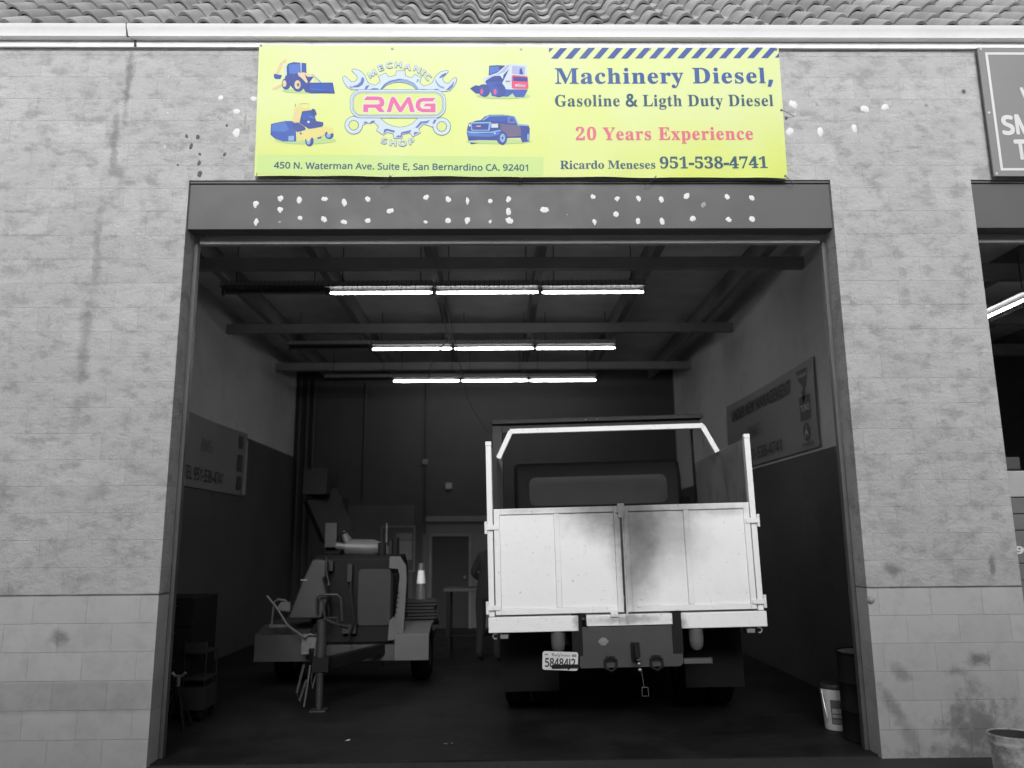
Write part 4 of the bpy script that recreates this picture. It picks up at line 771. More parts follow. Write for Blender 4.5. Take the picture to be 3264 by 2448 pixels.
MM = [(845,985),(910,760),(925,725),(955,712),(985,725),(1005,755),(1090,895),(1175,770),(1200,730),(1235,718),(1265,735),(1280,775),(1340,985),(1258,985),(1215,820),(1130,960),(1110,985),(1085,992),(1060,985),(1040,955),(968,820),(920,985)]
GG = [(1705,735),(1655,797),(1480,797),(1445,820),(1432,860),(1440,900),(1475,925),(1620,930),(1620,888),(1492,883),(1530,835),(1705,835),(1705,990),(1470,988),(1400,960),(1362,910),(1355,850),(1375,790),(1420,750),(1480,735)]
L_ = []
for pts in (LWR, RWR, UG, LG, circ(263,1215,152), circ(1815,1237,152)): L_.append((OUT, grow(pts, 9)))
for pts in (LWR, RWR, UG, LG, circ(263,1215,150), circ(1815,1237,150)): L_.append((ICE, pts))
L_ += [(OUT, circ(263,1215,92)), (BGY, star(263,1215,86)), (OUT, circ(1815,1237,92)), (BGY, star(1815,1237,86)),
       (MSB, [(720,597),(800,490),(900,430),(1060,395),(1200,410),(1330,470),(1410,570),(1396,600),(1300,508),(1200,465),(1080,443),(955,456),(850,494),(740,592)]),
       (DPB, [(720,597),(800,490),(900,430),(1060,395),(1150,402),(1060,420),(920,450),(820,510),(745,590)]),
       (DPB, [(405,370),(440,375),(450,430),(420,500),(350,545),(260,550),(240,530),(330,500),(385,450)]), (MSB, [(180,520),(250,540),(240,575),(200,560)]), (DPB, [(480,520),(545,505),(490,590),(455,575)]), (DPB, [(525,590),(610,560),(690,565),(715,596)]),
       (DPB, [(1435,575),(1560,580),(1620,604),(1425,606)]), (DPB, [(1690,572),(1780,580),(1700,604),(1660,604)]), (DPB, [(1895,290),(1880,330),(1790,385),(1765,380),(1820,320)]), (DPB, [(2040,430),(2010,530),(1950,590),(1880,600),(1970,520)]), (MSB, [(1380,405),(1420,405),(1395,455),(1365,460)]),
       (MSB, [(1710,400),(1700,440),(1740,520),(1800,560),(1860,570),(1860,545),(1790,520),(1735,460)]),
       (DPB, [(430,1190),(460,1145),(515,1165)]), (DPB, [(545,1180),(570,1140),(640,1130),(620,1155)]), (DPB, [(785,1370),(800,1290),(850,1275),(990,1310),(980,1345),(850,1310)]), (DPB, [(1000,1430),(1040,1390),(1085,1400),(1100,1340),(1260,1300),(1280,1310),(1250,1345),(1120,1365),(1105,1430)]), (DPB, [(1320,1395),(1330,1335),(1415,1340)]), (DPB, [(1345,1260),(1400,1200),(1440,1150),(1530,1145),(1610,1120),(1560,1180),(1470,1180),(1390,1260)]), (DPB, [(1650,1190),(1680,1120),(1725,1115),(1690,1185)]),
       (OUT, rrect(196,585,1890,1090,200)), (ICE, rrect(204,593,1882,1082,192)), (MSB, rrect(230,622,1856,1060,172)), (ICE, rrect(240,634,1846,1048,162)), (OUT, rrect(255,645,1832,1040,150)), (BGY, rrect(263,653,1824,1032,142)),
       (WHI, grow(RR, 17)), (WHI, grow(MM, 17)), (WHI, grow(GG, 17)), (RSE, RR), (RSE, MM), (RSE, GG)]
logo = art('workshop_logo', L_, zL)
mb = MB(); mo, mi_ = ink('outline', OUT[1]), ink('ice', ICE[1])
def arc_letters(items, size):
    for (ch, x, y, deg) in items:
        adv, cs = GLY['N'+ch]; xs_ = [p[0] for l in cs for p in l]; mx = (min(xs_)+max(xs_))/2
        for mi2, bo, yy in ((0, .062, q-.0026), (1, .030, q-.0032)):
            mb.mi = mi2; a_ = radians(deg)
            loops = [[((p[0]-mx)*size*1.5, (p[1]-.24)*size) for p in l] for l in cs]
            thick_fill(mb, loops, lambda p: onb(yy)(zL(x + p[0]*cos(a_) + (-p[1])*-sin(a_)*1.0, y + p[0]*sin(a_)*1.0 - p[1]*cos(a_))), bo*size*.92, 12)
arc_letters([('M',590,305,-33),('E',740,205,-22),('C',890,160,-9),('H',1050,150,1),('A',1215,190,17),('N',1385,228,27),('I',1490,290,36),('C',1572,365,44)], 190)
arc_letters([('S',800,1492,14),('H',958,1527,6),('O',1125,1533,-3),('P',1285,1500,-14)], 190)
spart(mb, 'logo_lettering', [mo, mi_])
# eyelets and their ties
BRASS = M('eyelet', .12, .35, .7, .1); TIE = M('tie_wire', .08, .7)
for (x, y, tie) in ((112,98,0),(1020,119,0),(1911,124,0),(86,984,(70,1012)),(1011,996,(930,1050)),(1910,1006,(1895,1030))):
    p = zF(x, y); b = MB(); b.lathe([(.005, BY-.004), (.010, BY-.004), (.012, BY-.002), (.012, BY-.0002)], (p[0], 0, p[1]), 'y', 12)
    ey = spart(b, 'eyelet', BRASS)
    if tie:
        p2 = zF(*tie); b = MB(); b.tube([(p[0], BY-.005, p[1]), ((p[0]+p2[0])/2, BY-.002, (p[1]+p2[1])/2-.01), (p2[0], D-.004, p2[1])], .0028, 5); spart(b, 'tie', TIE)
for (x, y, tie) in ((962,1137,(880,1195)),(1974,1134,(2050,1190)),(1943,617,(2055,650)),(912,140,0),(1902,142,0)):
    p = zE(x, y); b = MB(); b.lathe([(.005, BY-.004), (.010, BY-.004), (.012, BY-.002), (.012, BY-.0002)], (p[0], 0, p[1]), 'y', 12); spart(b, 'eyelet', BRASS)
    if tie:
        p2 = zE(*tie); b = MB(); b.tube([(p[0], BY-.005, p[1]), ((p[0]+p2[0])/2, BY-.002, (p[1]+p2[1])/2-.01), (p2[0], D-.004, p2[1])], .0028, 5); spart(b, 'tie', TIE)

# ------------------------------------------------------------------ the neighbour's grey sign
ns = empty('neighbour_sign', (5.2, D-.05, 4.72)); tag(ns, 'grey painted sign board with white border and white capitals at the right edge', 'sign')
def np_(mb, name, mats, **kw):
    o = mb.build(name, mats, None, **kw); o.parent = ns; o.matrix_parent_inverse = Matrix.Translation((-5.2, -D+.05, -4.72)); return o
zI = lambda x, y: W2(3100 + x*.25909, 150 + y*.25909, D-.05)
TL, BL_ = zI(72, 8), zI(262, 1592); xw = 6.3
b = MB(); b.box(BL_[0]+.0, xw, D-.055, D-.034, BL_[1], TL[1]); np_(b, 'board', M('sign_grey', .185, .55, 0, .08, 2, .05, 80), bevel=.003)
SW = M('sign_white', .55, .5, 0, .04)
a_, c_ = zI(158, 70), zI(332, 1522); b = MB(); x0 = (a_[0]+c_[0])/2; wd = .022; xr = xw-.09; yy = D-.0565
for (xa, xb, za, zb) in ((x0, x0+wd, c_[1], a_[1]), (xr-wd, xr, c_[1], a_[1]), (x0+wd, xr-wd, a_[1]-wd, a_[1]), (x0+wd, xr-wd, c_[1], c_[1]+wd)): b.box(xa, xb, yy, D-.0552, za, zb)
np_(b, 'border_line', SW, smooth=0)
b = MB()
p0, p1, ct = zI(378, 1072), zI(510, 1072), zI(378, 838); fit_text(b, 'S', 'N', p0, p1, ct[1]-p0[1], onb(D-.0566), .030, 0, .52)
p0, p1, ct = zI(546, 1067), zI(730, 1066), zI(546, 836); fit_text(b, 'M', 'N', p0, p1, ct[1]-p0[1], onb(D-.0566), .030, 0, .50)
p0, p1, ct = zI(538, 1380), zI(672, 1379), zI(538, 1146); fit_text(b, 'T', 'N', p0, p1, ct[1]-p0[1], onb(D-.0566), .030, 0, .50)
p0, p1, ct = zI(612, 716), zI(752, 716), zI(612, 504); fit_text(b, 'V', 'N', p0, p1, ct[1]-p0[1], onb(D-.0566), .030, 0, .50)
np_(b, 'lettering', SW, fix=False, smooth=0)
b = MB()
for pt in ((95, 30), (290, 1562), (196, 812)):
    p = zI(*pt); b.lathe([(.011, D-.059), (.011, D-.0552)], (p[0], 0, p[1]), 'y', 12)
np_(b, 'screw', M('screw_white', .5, .4), smooth=0)
# ------------------------------------------------------------------ fluorescent strip lights
TUBE_ON = M('lit_tube', .8, .4, emit=20); TUBE_OFF = M('dead_tube', .16, .3); HOUS = M('fixture_enamel', .035, .5, 0, .1)
GUARD = M('guard_wire', .05, .5, .4)
FL = 1.215
def light(lit):
    root = empty('ceiling_light'); 
    b = MB(); b.box(-FL/2+.004, FL/2-.004, -.055, .055, .040, .10); b.build('housing', M('fixture_channel', .40, .5, 0, .1), root, bevel=.003)
    b = MB(); b.prism([(-.056,.040),(-.14,.018),(-.139,.012),(-.055,.033),(.055,.033),(.139,.012),(.14,.018),(.056,.040)], -FL/2+.004, FL/2-.004, 'yz'); b.build('reflector', HOUS, root)
    b = MB(); b.lathe([(.004, -FL/2+.018), (.010, -FL/2+.03), (.014, -FL/2+.06), (.014, FL/2-.06), (.010, FL/2-.03), (.004, FL/2-.018)], (0, 0, -.022), 'x', 14); b.build('tube', TUBE_ON if lit else TUBE_OFF, root)
    for s_ in (-1, 1): b = MB(); xa, xb_ = sorted((s_*(FL/2-.004), s_*(FL/2-.022))); b.box(xa, xb_, -.025, .025, -.042, .034); b.build('lamp_holder', HOUS, root)
    b = MB()
    for i in range(22):
        x = -FL/2 + .03 + i*(FL-.06)/21
        b.tube([(x, -.15, -.03), (x, -.14, .05), (x, -.075, .115)], .0022, 4, False)
    for (y, z) in ((-.15, -.03), (-.11, .085), (-.145, .025)): b.tube([(-FL/2+.01, y, z), (FL/2-.01, y, z)], .0022, 4, False)
    b.build('wire_guard', GUARD, root, smooth=0)
    for x in (-.45, .45): b = MB(); b.tube([(x, 0, .10), (x, 0, .545)], .006, 6); b.build('hanger', GUARD, root)
    return root
protoL, protoU = light(True), light(False)
used = {True: False, False: False}
rowinfo = [(8.90, 4.46, -2.56, 'front', 1.0), (11.66, 4.46, -2.5, 'middle', 1.0), (14.12, 4.46, -2.5, 'rear', 1.0)]
for (Y, Z, X0, rn, k_) in rowinfo:
    for i in range(4):
        lit = i > 0
        if not used[lit]: o = protoL if lit else protoU; used[lit] = True
        else: o = copy_tree(protoL if lit else protoU)
        o.location = (X0 + i*(FL+.005), Y, Z); o.rotation_euler = (0, 0, -.012)
        nm = ['unlit strip light at the dark left end of the %s row under the ceiling', 'glowing strip light beside the unlit one in the %s ceiling row', 'glowing strip light in the middle of the three lit ones of the %s row', 'glowing strip light at the right end of the %s ceiling row'][i] % rn
        tag(o, nm, 'ceiling light', 'fluorescent lights in the workshop')
o = copy_tree(protoL); o.location = (6.02, 9.2, 4.30); o.rotation_euler = (0, 0, pi/2)
tag(o, 'glowing strip light running front to back in the neighbouring bay', 'ceiling light', 'fluorescent lights next door')

# hanging electric cables
CAB = M('cable_rubber', .06, .6)
def cable(pts, r_, label):
    b = MB(); b.tube(pts, r_, 6); o = b.build('hanging_cable', CAB); tag(o, label, 'cable', 'cables hanging from the ceiling')
def px_path(lst, Y): return [tuple(at(x, y, Y)) for x, y in lst]
cable([(-.77, 10.2, CEIL-.27)] + px_path([(1430,1080),(1405,1110),(1380,1140),(1368,1190),(1366,1235)], 10.2), .007, 'short thin cable dangling straight down in front of the rear lights')
cable([(-.70, 10.2, CEIL-.27)] + px_path([(1452,1090),(1458,1120),(1478,1210),(1490,1270),(1510,1310),(1535,1350),(1560,1385)], 10.2), .007, 'long thin cable curving down from the ceiling towards the truck')

# ------------------------------------------------------------------ wall banners inside
PVC = M('wall_banner_vinyl', .30, .5, 0, .06, 1.0, spec=.3); PRT = M('banner_print', .10, .6); PRG = M('banner_print_grey', .21, .6); PVL = M('banner_pale_edge', .5, .5)
# right wall: texts run front to back; map (along, height) to the wall plane
rbn = empty('wall_banner', (XR-.02, 10.2, 2.58)); tag(rbn, 'pale vinyl banner about new management on the right inside wall', 'banner')
rp = lambda n, mb, mt, y0=0: setattr(mb.build(n, mt, None, fix=False, smooth=0), 'parent', rbn)
RX = XR - .022
b = MB(); R0, R1, RZ0, RZ1 = 8.60, 12.05, 2.60, 3.60; NX = 40
for j in range(9):
    for i in range(NX+1):
        u, v = i/NX, j/8; s_ = R1 + (R0-R1)*u
        b.v.append((RX - .010*abs(sin(u*7+v*2.2))*sin(v*pi), s_, RZ0 + (RZ1-RZ0)*v - .02*sin(u*pi)*(v)))
for j in range(8):
    for i in range(NX): a_ = j*(NX+1)+i; b.f.append((a_, a_+1, a_+NX+2, a_+NX+1)); b.m.append(0)
def onr(x): return lambda p: (x, p[0], p[1])
def add_r(n, mb, mt):
    o = mb.build(n, mt, None, fix=False, smooth=0); o.parent = rbn; o.matrix_parent_inverse = Matrix.Translation((-(XR-.02), -10.2, -2.58)); return o
def fill_r(mb, loops, x):  # 2D (s, z); s decreases to the viewer's right
    fill(mb, [[(-p[0], p[1]) for p in l] for l in loops], lambda p: (x, -p[0], p[1]))
add_r('vinyl_sheet', b, PVC)
rx2 = RX - .012
def text_r(text, s0, s1, z, cap_h, bold=.02, mt=PRT, x=rx2, font='N', slope=0):
    gl, wd = line(text, font, bold); xs_ = [p[0] for g_ in gl for l in g_ for p in l]; lo, hi = min(xs_), max(xs_); mb = MB(); k_ = cap_h/.5
    for g_ in gl: thick_fill(mb, g_, lambda p: (x, s0 + (p[0]-lo)*(s1-s0)/(hi-lo), z + p[1]*k_), bold, 6, (-1, 0, 0))
    return add_r('lettering', mb, mt)
text_r('UNDER NEW MANAGEMENT', 11.75, 9.32, 3.32, .16, .03)
text_r('TEL 951-538-4741', 11.6, 9.75, 2.68, .15, .012)
text_r('RMG', 11.0, 10.5, 2.98, .16, .01, PRG)
text_r('Vermeer', 9.10, 8.80, 3.47, .06, .03)
b = MB(); tri = [[(9.07,3.43),(8.80,3.43),(8.84,3.32),(8.90,3.26),(8.95,3.33),(9.02,3.38)],[(8.99,3.26),(8.93,3.30),(8.86,3.24),(8.94,3.12)]]
for l in tri: fill_r(b, [l], rx2)
fill_r(b, [[(-p[0]*-1, p[1]) for p in rrect(8.75,2.93,9.07,3.21,.03)]], rx2)
fill_r(b, [[(8.92+.10*cos(2*pi*i/20), 2.80+.105*sin(2*pi*i/20)) for i in range(20)]], rx2); add_r('printed_marks', b, PRT)
text_r('TORO', 9.04, 8.78, 3.04, .07, .02, PVL, rx2-.002)
b = MB(); fill_r(b, [[(8.97,2.74),(8.96,2.80),(8.93,2.82),(8.92,2.87),(8.905,2.87),(8.91,2.82),(8.88,2.80),(8.87,2.76),(8.885,2.73),(8.89,2.77),(8.94,2.78),(8.955,2.73)]], rx2-.002); add_r('printed_marks', b, PVL)
text_r('JOHN DEERE', 9.08, 8.74, 2.645, .035, .02, PRT)
# left wall
LXX = XL + .022
lbn = empty('wall_banner', (XL+.02, 11.2, 2.32)); tag(lbn, 'pale vinyl banner with a phone number on the left inside wall', 'banner')
def add_l(n, mb, mt):
    o = mb.build(n, mt, None, fix=False, smooth=0); o.parent = lbn; o.matrix_parent_inverse = Matrix.Translation((-(XL+.02), -11.2, -2.32)); return o
b = MB()
for j in range(9):
    for i in range(NX+1):
        u, v = i/NX, j/8
        b.v.append((LXX + .012*abs(sin(u*6+v*2.5))*sin(v*pi), 9.3 + 3.42*u, 2.34 + .98*v - .035*sin(u*pi)*v))
for j in range(8):
    for i in range(NX): a_ = j*(NX+1)+i; b.f.append((a_, a_+1, a_+NX+2, a_+NX+1)); b.m.append(0)
add_l('vinyl_sheet', b, PVC)
def text_l(text, s0, s1, z, cap_h, bold=.015, mt=PRT, x=LXX+.014):
    gl, wd = line(text, 'N', bold); xs_ = [p[0] for g_ in gl for l in g_ for p in l]; lo, hi = min(xs_), max(xs_); mb = MB(); k_ = cap_h/.5
    for g_ in gl: thick_fill(mb, g_, lambda p: (x, s0 + (p[0]-lo)*(s1-s0)/(hi-lo), z + p[1]*k_), bold, 6, (1, 0, 0))
    add_l('lettering', mb, mt)
text_l('TEL 951-538-4741', 10.2, 11.65, 2.44, .17, .012); text_l('RMG', 10.75, 11.15, 2.84, .18, .01, PRG)
b = MB()
for (z0, z1) in ((3.05, 3.24), (2.70, 2.95), (2.42, 2.62)): b.poly([(LXX+.014, 12.28, z0), (LXX+.014, 12.5, z0), (LXX+.014, 12.5, z1), (LXX+.014, 12.28, z1)])
add_l('printed_marks', b, PRT)
b = MB(); b.poly([(LXX+.0145, 12.55, 2.36), (LXX+.0145, 12.72, 2.36), (LXX+.0145, 12.72, 3.2), (LXX+.0145, 12.64, 3.2)]); add_l('curled_edge', b, PVL)

# ------------------------------------------------------------------ dump truck
TY = 7.20
trk = empty('dump_truck', (1.115, TY, .017), (0, -.018, -.045)); tag(trk, 'white dump truck backed into the garage with sooty twin tailgate doors and plate', 'truck')
m, t = new_mat('truck_white'); tc = t.n('TexCoord').outputs['Object']
n1 = t.noise(tc, 2.5, 7, .7, .3); n2 = t.noise(tc, 26, 6, .75)
cc = t.mix(t.mapr(n1, .45, .8, 0, .25, True), .83, .66); cc = t.mix(t.mapr(n2, .61, .70, 0, .75, True), cc, .20)
soot = mark_mask(t, tc, [(-.12, 1.90, .52, .42, .62, .15), (.15, 1.86, .60, .45, .62, 0), (.12, 1.52, .26, .60, .62, 0), (.34, 1.66, .55, .50, .42, 0), (.65, 1.90, .5, .18, .3, 0), (-.4, 1.93, .7, .12, .3, 0), (.05, 1.25, .16, .42, .4, 0)], None, .8, 3, True)
cc = t.mix(soot, cc, .045)
low = mark_mask(t, tc, [(0, .93, .5, .05, .55, 0), (-.40, .90, .08, .12, .7, 0), (.44, .90, .08, .12, .7, 0), (-.9, 1.88, .3, .03, .25, 0), (.95, 1.84, .2, .06, .3, 0)])
cc = t.mix(low, cc, .12)
t.l(cc, t.b.inputs['Base Color']); t.b.inputs['Roughness'].default_value = .5; dent = t.noise(tc, 3.2, 3, .5); t.bump(t.math('ADD', t.math('MULTIPLY', dent, 1.0), t.math('MULTIPLY', n2, .06)), .35, .02)
TW = m
TWI = M('bed_inside_steel', .24, .6, .0, .3, 2, dirt=.5, dirtc=.05); CHD = M('chassis_black', .014, .7, 0, .3, 3, spec=.15); PLG = M('hitch_plate_grey', .055, .55, 0, .25, 4, dirt=.4, dirtc=.03)
RUB = M('tyre_rubber', .012, .9, 0, .2, 12, spec=.08); CABM = M('cab_dark_paint', .010, .6, 0, .2, spec=.08); GLS = M('cab_glass', .03, .08, 0, .05, spec=.8); LENS = M('lamp_lens', .22, .25, 0, .1); STL = M('bare_steel', .45, .35, .8, .2, 20)
HW = 1.165
for s_ in (-1, 1):
    b = MB(); b.box(s_*HW-.025, s_*HW+.025, 0, .055, .98, 2.475); b.box(s_*HW-.027, s_*HW+.027, -.002, .057, 2.476, 2.515); b.build('rear_post', TW, trk, bevel=.004)
def door(x0, x1):
    fw = .052; z0, z1 = .992, 1.905
    r_ = MB(); yf = -.012; yb = .03
    xm = (x0+x1)/2
    r_.box(x0, x0+fw, yf, yb, z0, z1); r_.box(x1-fw, x1, yf, yb, z0, z1); r_.box(xm-.024, xm+.024, yf, yb, z0+fw, z1-fw)
    r_.box(x0+fw, x1-fw, yf, yb, z0, z0+fw); r_.box(x0+fw, x1-fw, yf, yb, z1-fw, z1)
    d_ = r_.build('tailgate_door', TW, trk, bevel=.005)
    for (a_, c_) in ((x0+fw, xm-.024), (xm+.024, x1-fw)):
        p_ = MB(); p_.box(a_+.001, c_-.001, .004, .022, z0+fw+.001, z1-fw-.001); p_.build('door_panel', TW, d_)
    return d_
dl_ = door(-HW+.035, -.014); dr_ = door(.014, HW-.035)
b = MB()
for s_, z in ((-1, 1.745), (-1, 1.055), (1, 1.745), (1, 1.055)):
    xa, xb_ = sorted((s_*(HW+.04), s_*(HW-.075))); h = MB(); h.box(xa, xb_, -.024, -.0135, z-.021, z+.021)
    xo = s_*(HW+.036); h.lathe([(.014, z-.055), (.014, z+.055)], (xo, -.012, 0), 'z', 12)
    h.build('hinge', TW, trk, bevel=.003)
b = MB(); b.box(-.03, .03, -.026, -.0135, 1.80, 1.925); b.box(-.05, -.018, -.034, -.027, 1.845, 1.86); b.tube([(.012, -.02, 1.82), (.010, -.022, .93)], .009, 8); b.box(-.135, -.07, -.03, -.0135, .955, 1.015); b.box(.005, .02, -.03, -.014, .90, .955); b.box(-.06, -.045, -.03, -.014, .90, .955); b.box(.10, .12, -.02, -.0135, 1.03, 1.045)
b.build('latch', TW, trk, bevel=.002)
b = MB(); b.box(-HW-.03, -.415, -.02, .10, .845, .975); b.build('rear_sill', TW, trk, bevel=.006)
b = MB(); b.box(.47, HW+.04, -.02, .10, .845, .975); b.build('rear_sill', TW, trk, bevel=.006)
b = MB(); b.box(-.345, .395, -.015, .10, .882, .975); b.build('rear_sill', TW, trk, bevel=.004)
BL = 2.25
b = MB(); b.box(-HW, HW, .101, BL, .93, .975); b.build('bed_floor', TWI, trk)
for s_ in (-1, 1):
    b = MB(); xa, xb_ = sorted((s_*HW, s_*(HW-.03))); b.box(xa, xb_, .058, BL, .976, 2.47)
    for y in (.55, 1.1, 1.65): xc, xd = sorted((s_*(HW+.001), s_*(HW+.045))); b.box(xc, xd, y, y+.05, .98, 2.46)
    b.build('side_wall', TWI, trk, bevel=.003)
b = MB(); b.box(-HW+.031, HW-.031, BL-.04, BL, .976, 1.95); b.build('headboard', M('headboard_dark', .02, .6, 0, .3, 2), trk)
b = MB(); y = 1.02   # tarp bow
b.bar((-1.12, y, 2.46), (-.985, y, 2.735), .05, .055, (0,1,0)); b.bar((-.995, y, 2.735), (.995, y, 2.735), .05, .055, (0,1,0)); b.bar((.985, y, 2.735), (1.12, y, 2.46), .05, .055, (0,1,0))
b.build('tarp_bow', TW, trk, bevel=.003)
b = MB(); b.box(-1.24, 1.24, BL-.1, BL+.75, 2.98, 3.03); b.box(-1.22, 1.22, BL-.04, BL, 2.88, 2.979); b.box(-1.24, -1.12, BL-.05, BL+.1, 1.96, 2.979); b.box(1.12, 1.24, BL-.05, BL+.1, 1.96, 2.879); b.build('cab_shield', M('shield_dark', .03, .5, 0, .2), trk, bevel=.006)
for x in (-.13, .0): b = MB(); b.ell((x, BL-.105, 3.0), .014, .01, .014); b.build('clearance_lamp', LENS, trk)
# cab
b = MB(); b.prism([(2.45,.75),(2.45,2.35),(2.55,2.55),(3.6,2.6),(4.05,1.75),(5.3,1.55),(5.4,.75)], -1.0, 1.0, 'yz'); cab = b.build('cab', CABM, trk, bevel=.05)
b = MB(); b.prism(rrect(-.82, 2.02, .82, 2.36, .08), 2.435, 2.449, 'xz'); b.build('rear_window', M('rear_window_glass', .014, .4, 0, .1, spec=.3), cab)
for s_ in (-1, 1): b = MB(); b.bar((s_*1.0, 3.9, 1.9), (s_*1.3, 3.86, 1.95), .02, .02); b.box(s_*1.3-.06, s_*1.3+.06, 3.85, 3.9, 1.75, 2.15); b.build('mirror', CABM, trk)
# chassis
for s_ in (-1, 1): b = MB(); b.box(s_*.43-.04, s_*.43+.04, .06, 5.2, .64, .92); b.build('chassis_rail', CHD, trk)
for s_ in (-1, 1): b = MB(); b.box(s_*.43-.045, s_*.43+.045, -.012, .055, .64, .985); b.build('rail_end', CHD, trk)
b = MB(); b.prism([(-.40,.875),(.46,.875),(.47,.56),(.44,.535),(-.41,.535),(-.42,.56)], -.008, .012, 'xz'); hp = b.build('hitch_plate', PLG, trk, bevel=.003)
p_ = MB(); p_.prism([(-.255,.755),(-.225,.785),(-.19,.785),(-.16,.755),(-.19,.722),(-.225,.722)], -.014, -.009, 'xz'); p_.build('reflector', LENS, hp)
for x in (-.155, .235):
    r_ = MB(); r_.tube([(x-.05, -.03, .60), (x-.045, -.05, .54), (x, -.06, .515), (x+.045, -.05, .54), (x+.05, -.03, .60), (x, -.02, .625), (x-.05, -.03, .60)], .012, 8, False); r_.box(x-.04, x+.04, -.02, -.009, .585, .63); r_.build('tow_ring', CHD, hp)
r_ = MB(); r_.box(.025, .095, -.06, -.009, .60, .74); r_.tube([(.06, -.06, .72), (.06, -.14, .70), (.06, -.16, .64), (.06, -.12, .60)], .022, 8); r_.box(.035, .085, -.075, -.061, .64, .70); r_.build('pintle_hitch', CHD, hp)
for i, (z, rr) in enumerate(((.625, .022), (.585, .016), (.535, .018))): r_ = MB(); r_.ell((.065+.006*i, -.15, z), rr, rr*.9, rr*.8); r_.build('shiny_ball', STL, hp)
r_ = MB(); r_.tube([(.10, -.03, .53), (.115, -.035, .40), (.117, -.035, .375)], .003, 5)
r_.tube([(.10, -.035, .375), (.15, -.035, .375), (.152, -.035, .305), (.098, -.035, .305), (.10, -.035, .375)], .004, 5, False); r_.build('chain_loop', M('chain_steel', .2, .4, .6), hp)
b = MB(); b.box(.472, .71, -.02, .05, .555, .595); b.box(.704, .712, -.024, .05, .55, .60); b.build('step_bar', M('step_grey', .08, .55), trk, bevel=.002)
b = MB(); b.box(-.66, -.422, -.046, -.038, .545, .575); b.box(-.66, -.422, -.037, .05, .555, .575); b.build('step_bar', CHD, trk, bevel=.002)
for x, z0 in ((-.595, .845), (.60, .845)):
    b = MB(); b.lathe([(.0005, .655), (.03, .66), (.055, .69), (.062, .74), (.062, z0-.002)], (x, .05, 0), 'z', 20); b.build('air_tank', M('tank_grey', .10, .5, 0, .15), trk)
for s_ in (-1, 1):
    x = s_*1.06; b = MB(); b.prism([(x-.05,.838),(x+.05,.838),(x+.04,.79),(x-.04,.79)], -.01, .05, 'xz'); lp = b.build('marker_lamp', CHD, trk, bevel=.004)
    c_ = MB(); c_.box(x-.033, x+.033, -.016, -.011, .797, .83); c_.build('lens', LENS, lp)
    h = MB(); h.tube([(x+s_*.06, .0, .838), (x+s_*.09, .0, .835), (x+s_*.10, .0, .815), (x+s_*.085, .0, .795), (x+s_*.065, .0, .797)], .007, 6); h.build('rope_hook', M('hook_steel', .25, .5, .3), trk)
# number plate, bent and half covered by the step bar
pl = empty('number_plate_mount'); 
bpy.data.objects.remove(pl)
pm = Matrix.Translation((-.585, -.034, .605)) @ Matrix.Rotation(.055, 4, 'Y')
def plate_pt(p, y=0): return tuple(pm @ Vector((p[0], y, p[1])))
b = MB(); pts = rrect(-.152, -.076, .152, .076, .02, 5); n_ = len(pts)
b.v = [plate_pt(p, 0) for p in pts] + [plate_pt(p, .002) for p in pts]; b.f = [tuple(range(n_)), tuple(range(2*n_-1, n_-1, -1))] + [(i, i+n_, (i+1) % n_+n_, (i+1) % n_) for i in range(n_)]; b.m = [0]*len(b.f)
npl = b.build('number_plate', M('plate_white', .62, .35, 0, .1, 14), trk, smooth=0)
b = MB(); fit_text(b, '58484J2', 'N', (-.128, -.050), (.128, -.050), .072, lambda p: plate_pt(p, -.0012), .022, 0, .5); b.build('plate_number', M('plate_ink', .04, .5), npl, fix=False, smooth=0)
b = MB(); fit_text(b, 'California', 'K', (-.075, .038), (.085, .038), .032, lambda p: plate_pt(p, -.0012), .006, 0, .5); b.build('plate_script', M('plate_script_ink', .16, .5), npl, fix=False, smooth=0)
b = MB(); 
for (x0, x1, z0, z1) in ((.098, .138, .036, .058), (-.135, -.105, .044, .056)): b.v += [plate_pt(p, -.0012) for p in ((x0,z0),(x1,z0),(x1,z1),(x0,z1))]; n_ = len(b.v); b.f.append((n_-4, n_-3, n_-2, n_-1)); b.m.append(0)
b.build('plate_sticker', M('sticker', .22, .5), npl, fix=False, smooth=0)
# axle and dual wheels
b = MB(); b.tube([(-.95, 1.3, .50), (.95, 1.3, .50)], .07, 12); b.ell((-.05, 1.22, .50), .20, .22, .21); b.build('rear_axle', CHD, trk)
def tyre(x, y, z, R_, wd, parent):
    b_ = MB(); pr = [(R_*.58, -wd/2), (R_*.86, -wd/2), (R_*.97, -wd*.42), (R_, -wd*.25), (R_, wd*.25), (R_*.97, wd*.42), (R_*.86, wd/2), (R_*.58, wd/2)]
    b_.lathe(pr, (x, y, z), 'x', 36, True); t_ = b_.build('wheel', RUB, parent)
    b2 = MB(); b2.lathe([(.05, -wd*.3), (R_*.3, -wd*.3), (R_*.45, -wd*.1), (R_*.578, -wd*.45), (R_*.578, wd*.45), (R_*.45, wd*.1), (R_*.3, wd*.3), (.05, wd*.3)], (x, y, z), 'x', 24); b2.build('rim', M('wheel_rim', .10, .5, .2), t_)
for s_, xs_ in ((-1, (-.99, -.72)), (1, (.72, .99))):
    for x in xs_: tyre(x, 1.3, .50 - .012 + (-.018*x*1.0) , .49, .24, trk)
    tyre(s_*.95, 4.7, .488 - .018*s_*.95, .49, .26, trk)
for s_ in (-1, 1): b = MB(); b.box(s_*.855-.27, s_*.855+.27, .62, .63, .25, .84); b.build('mud_flap', RUB, trk)

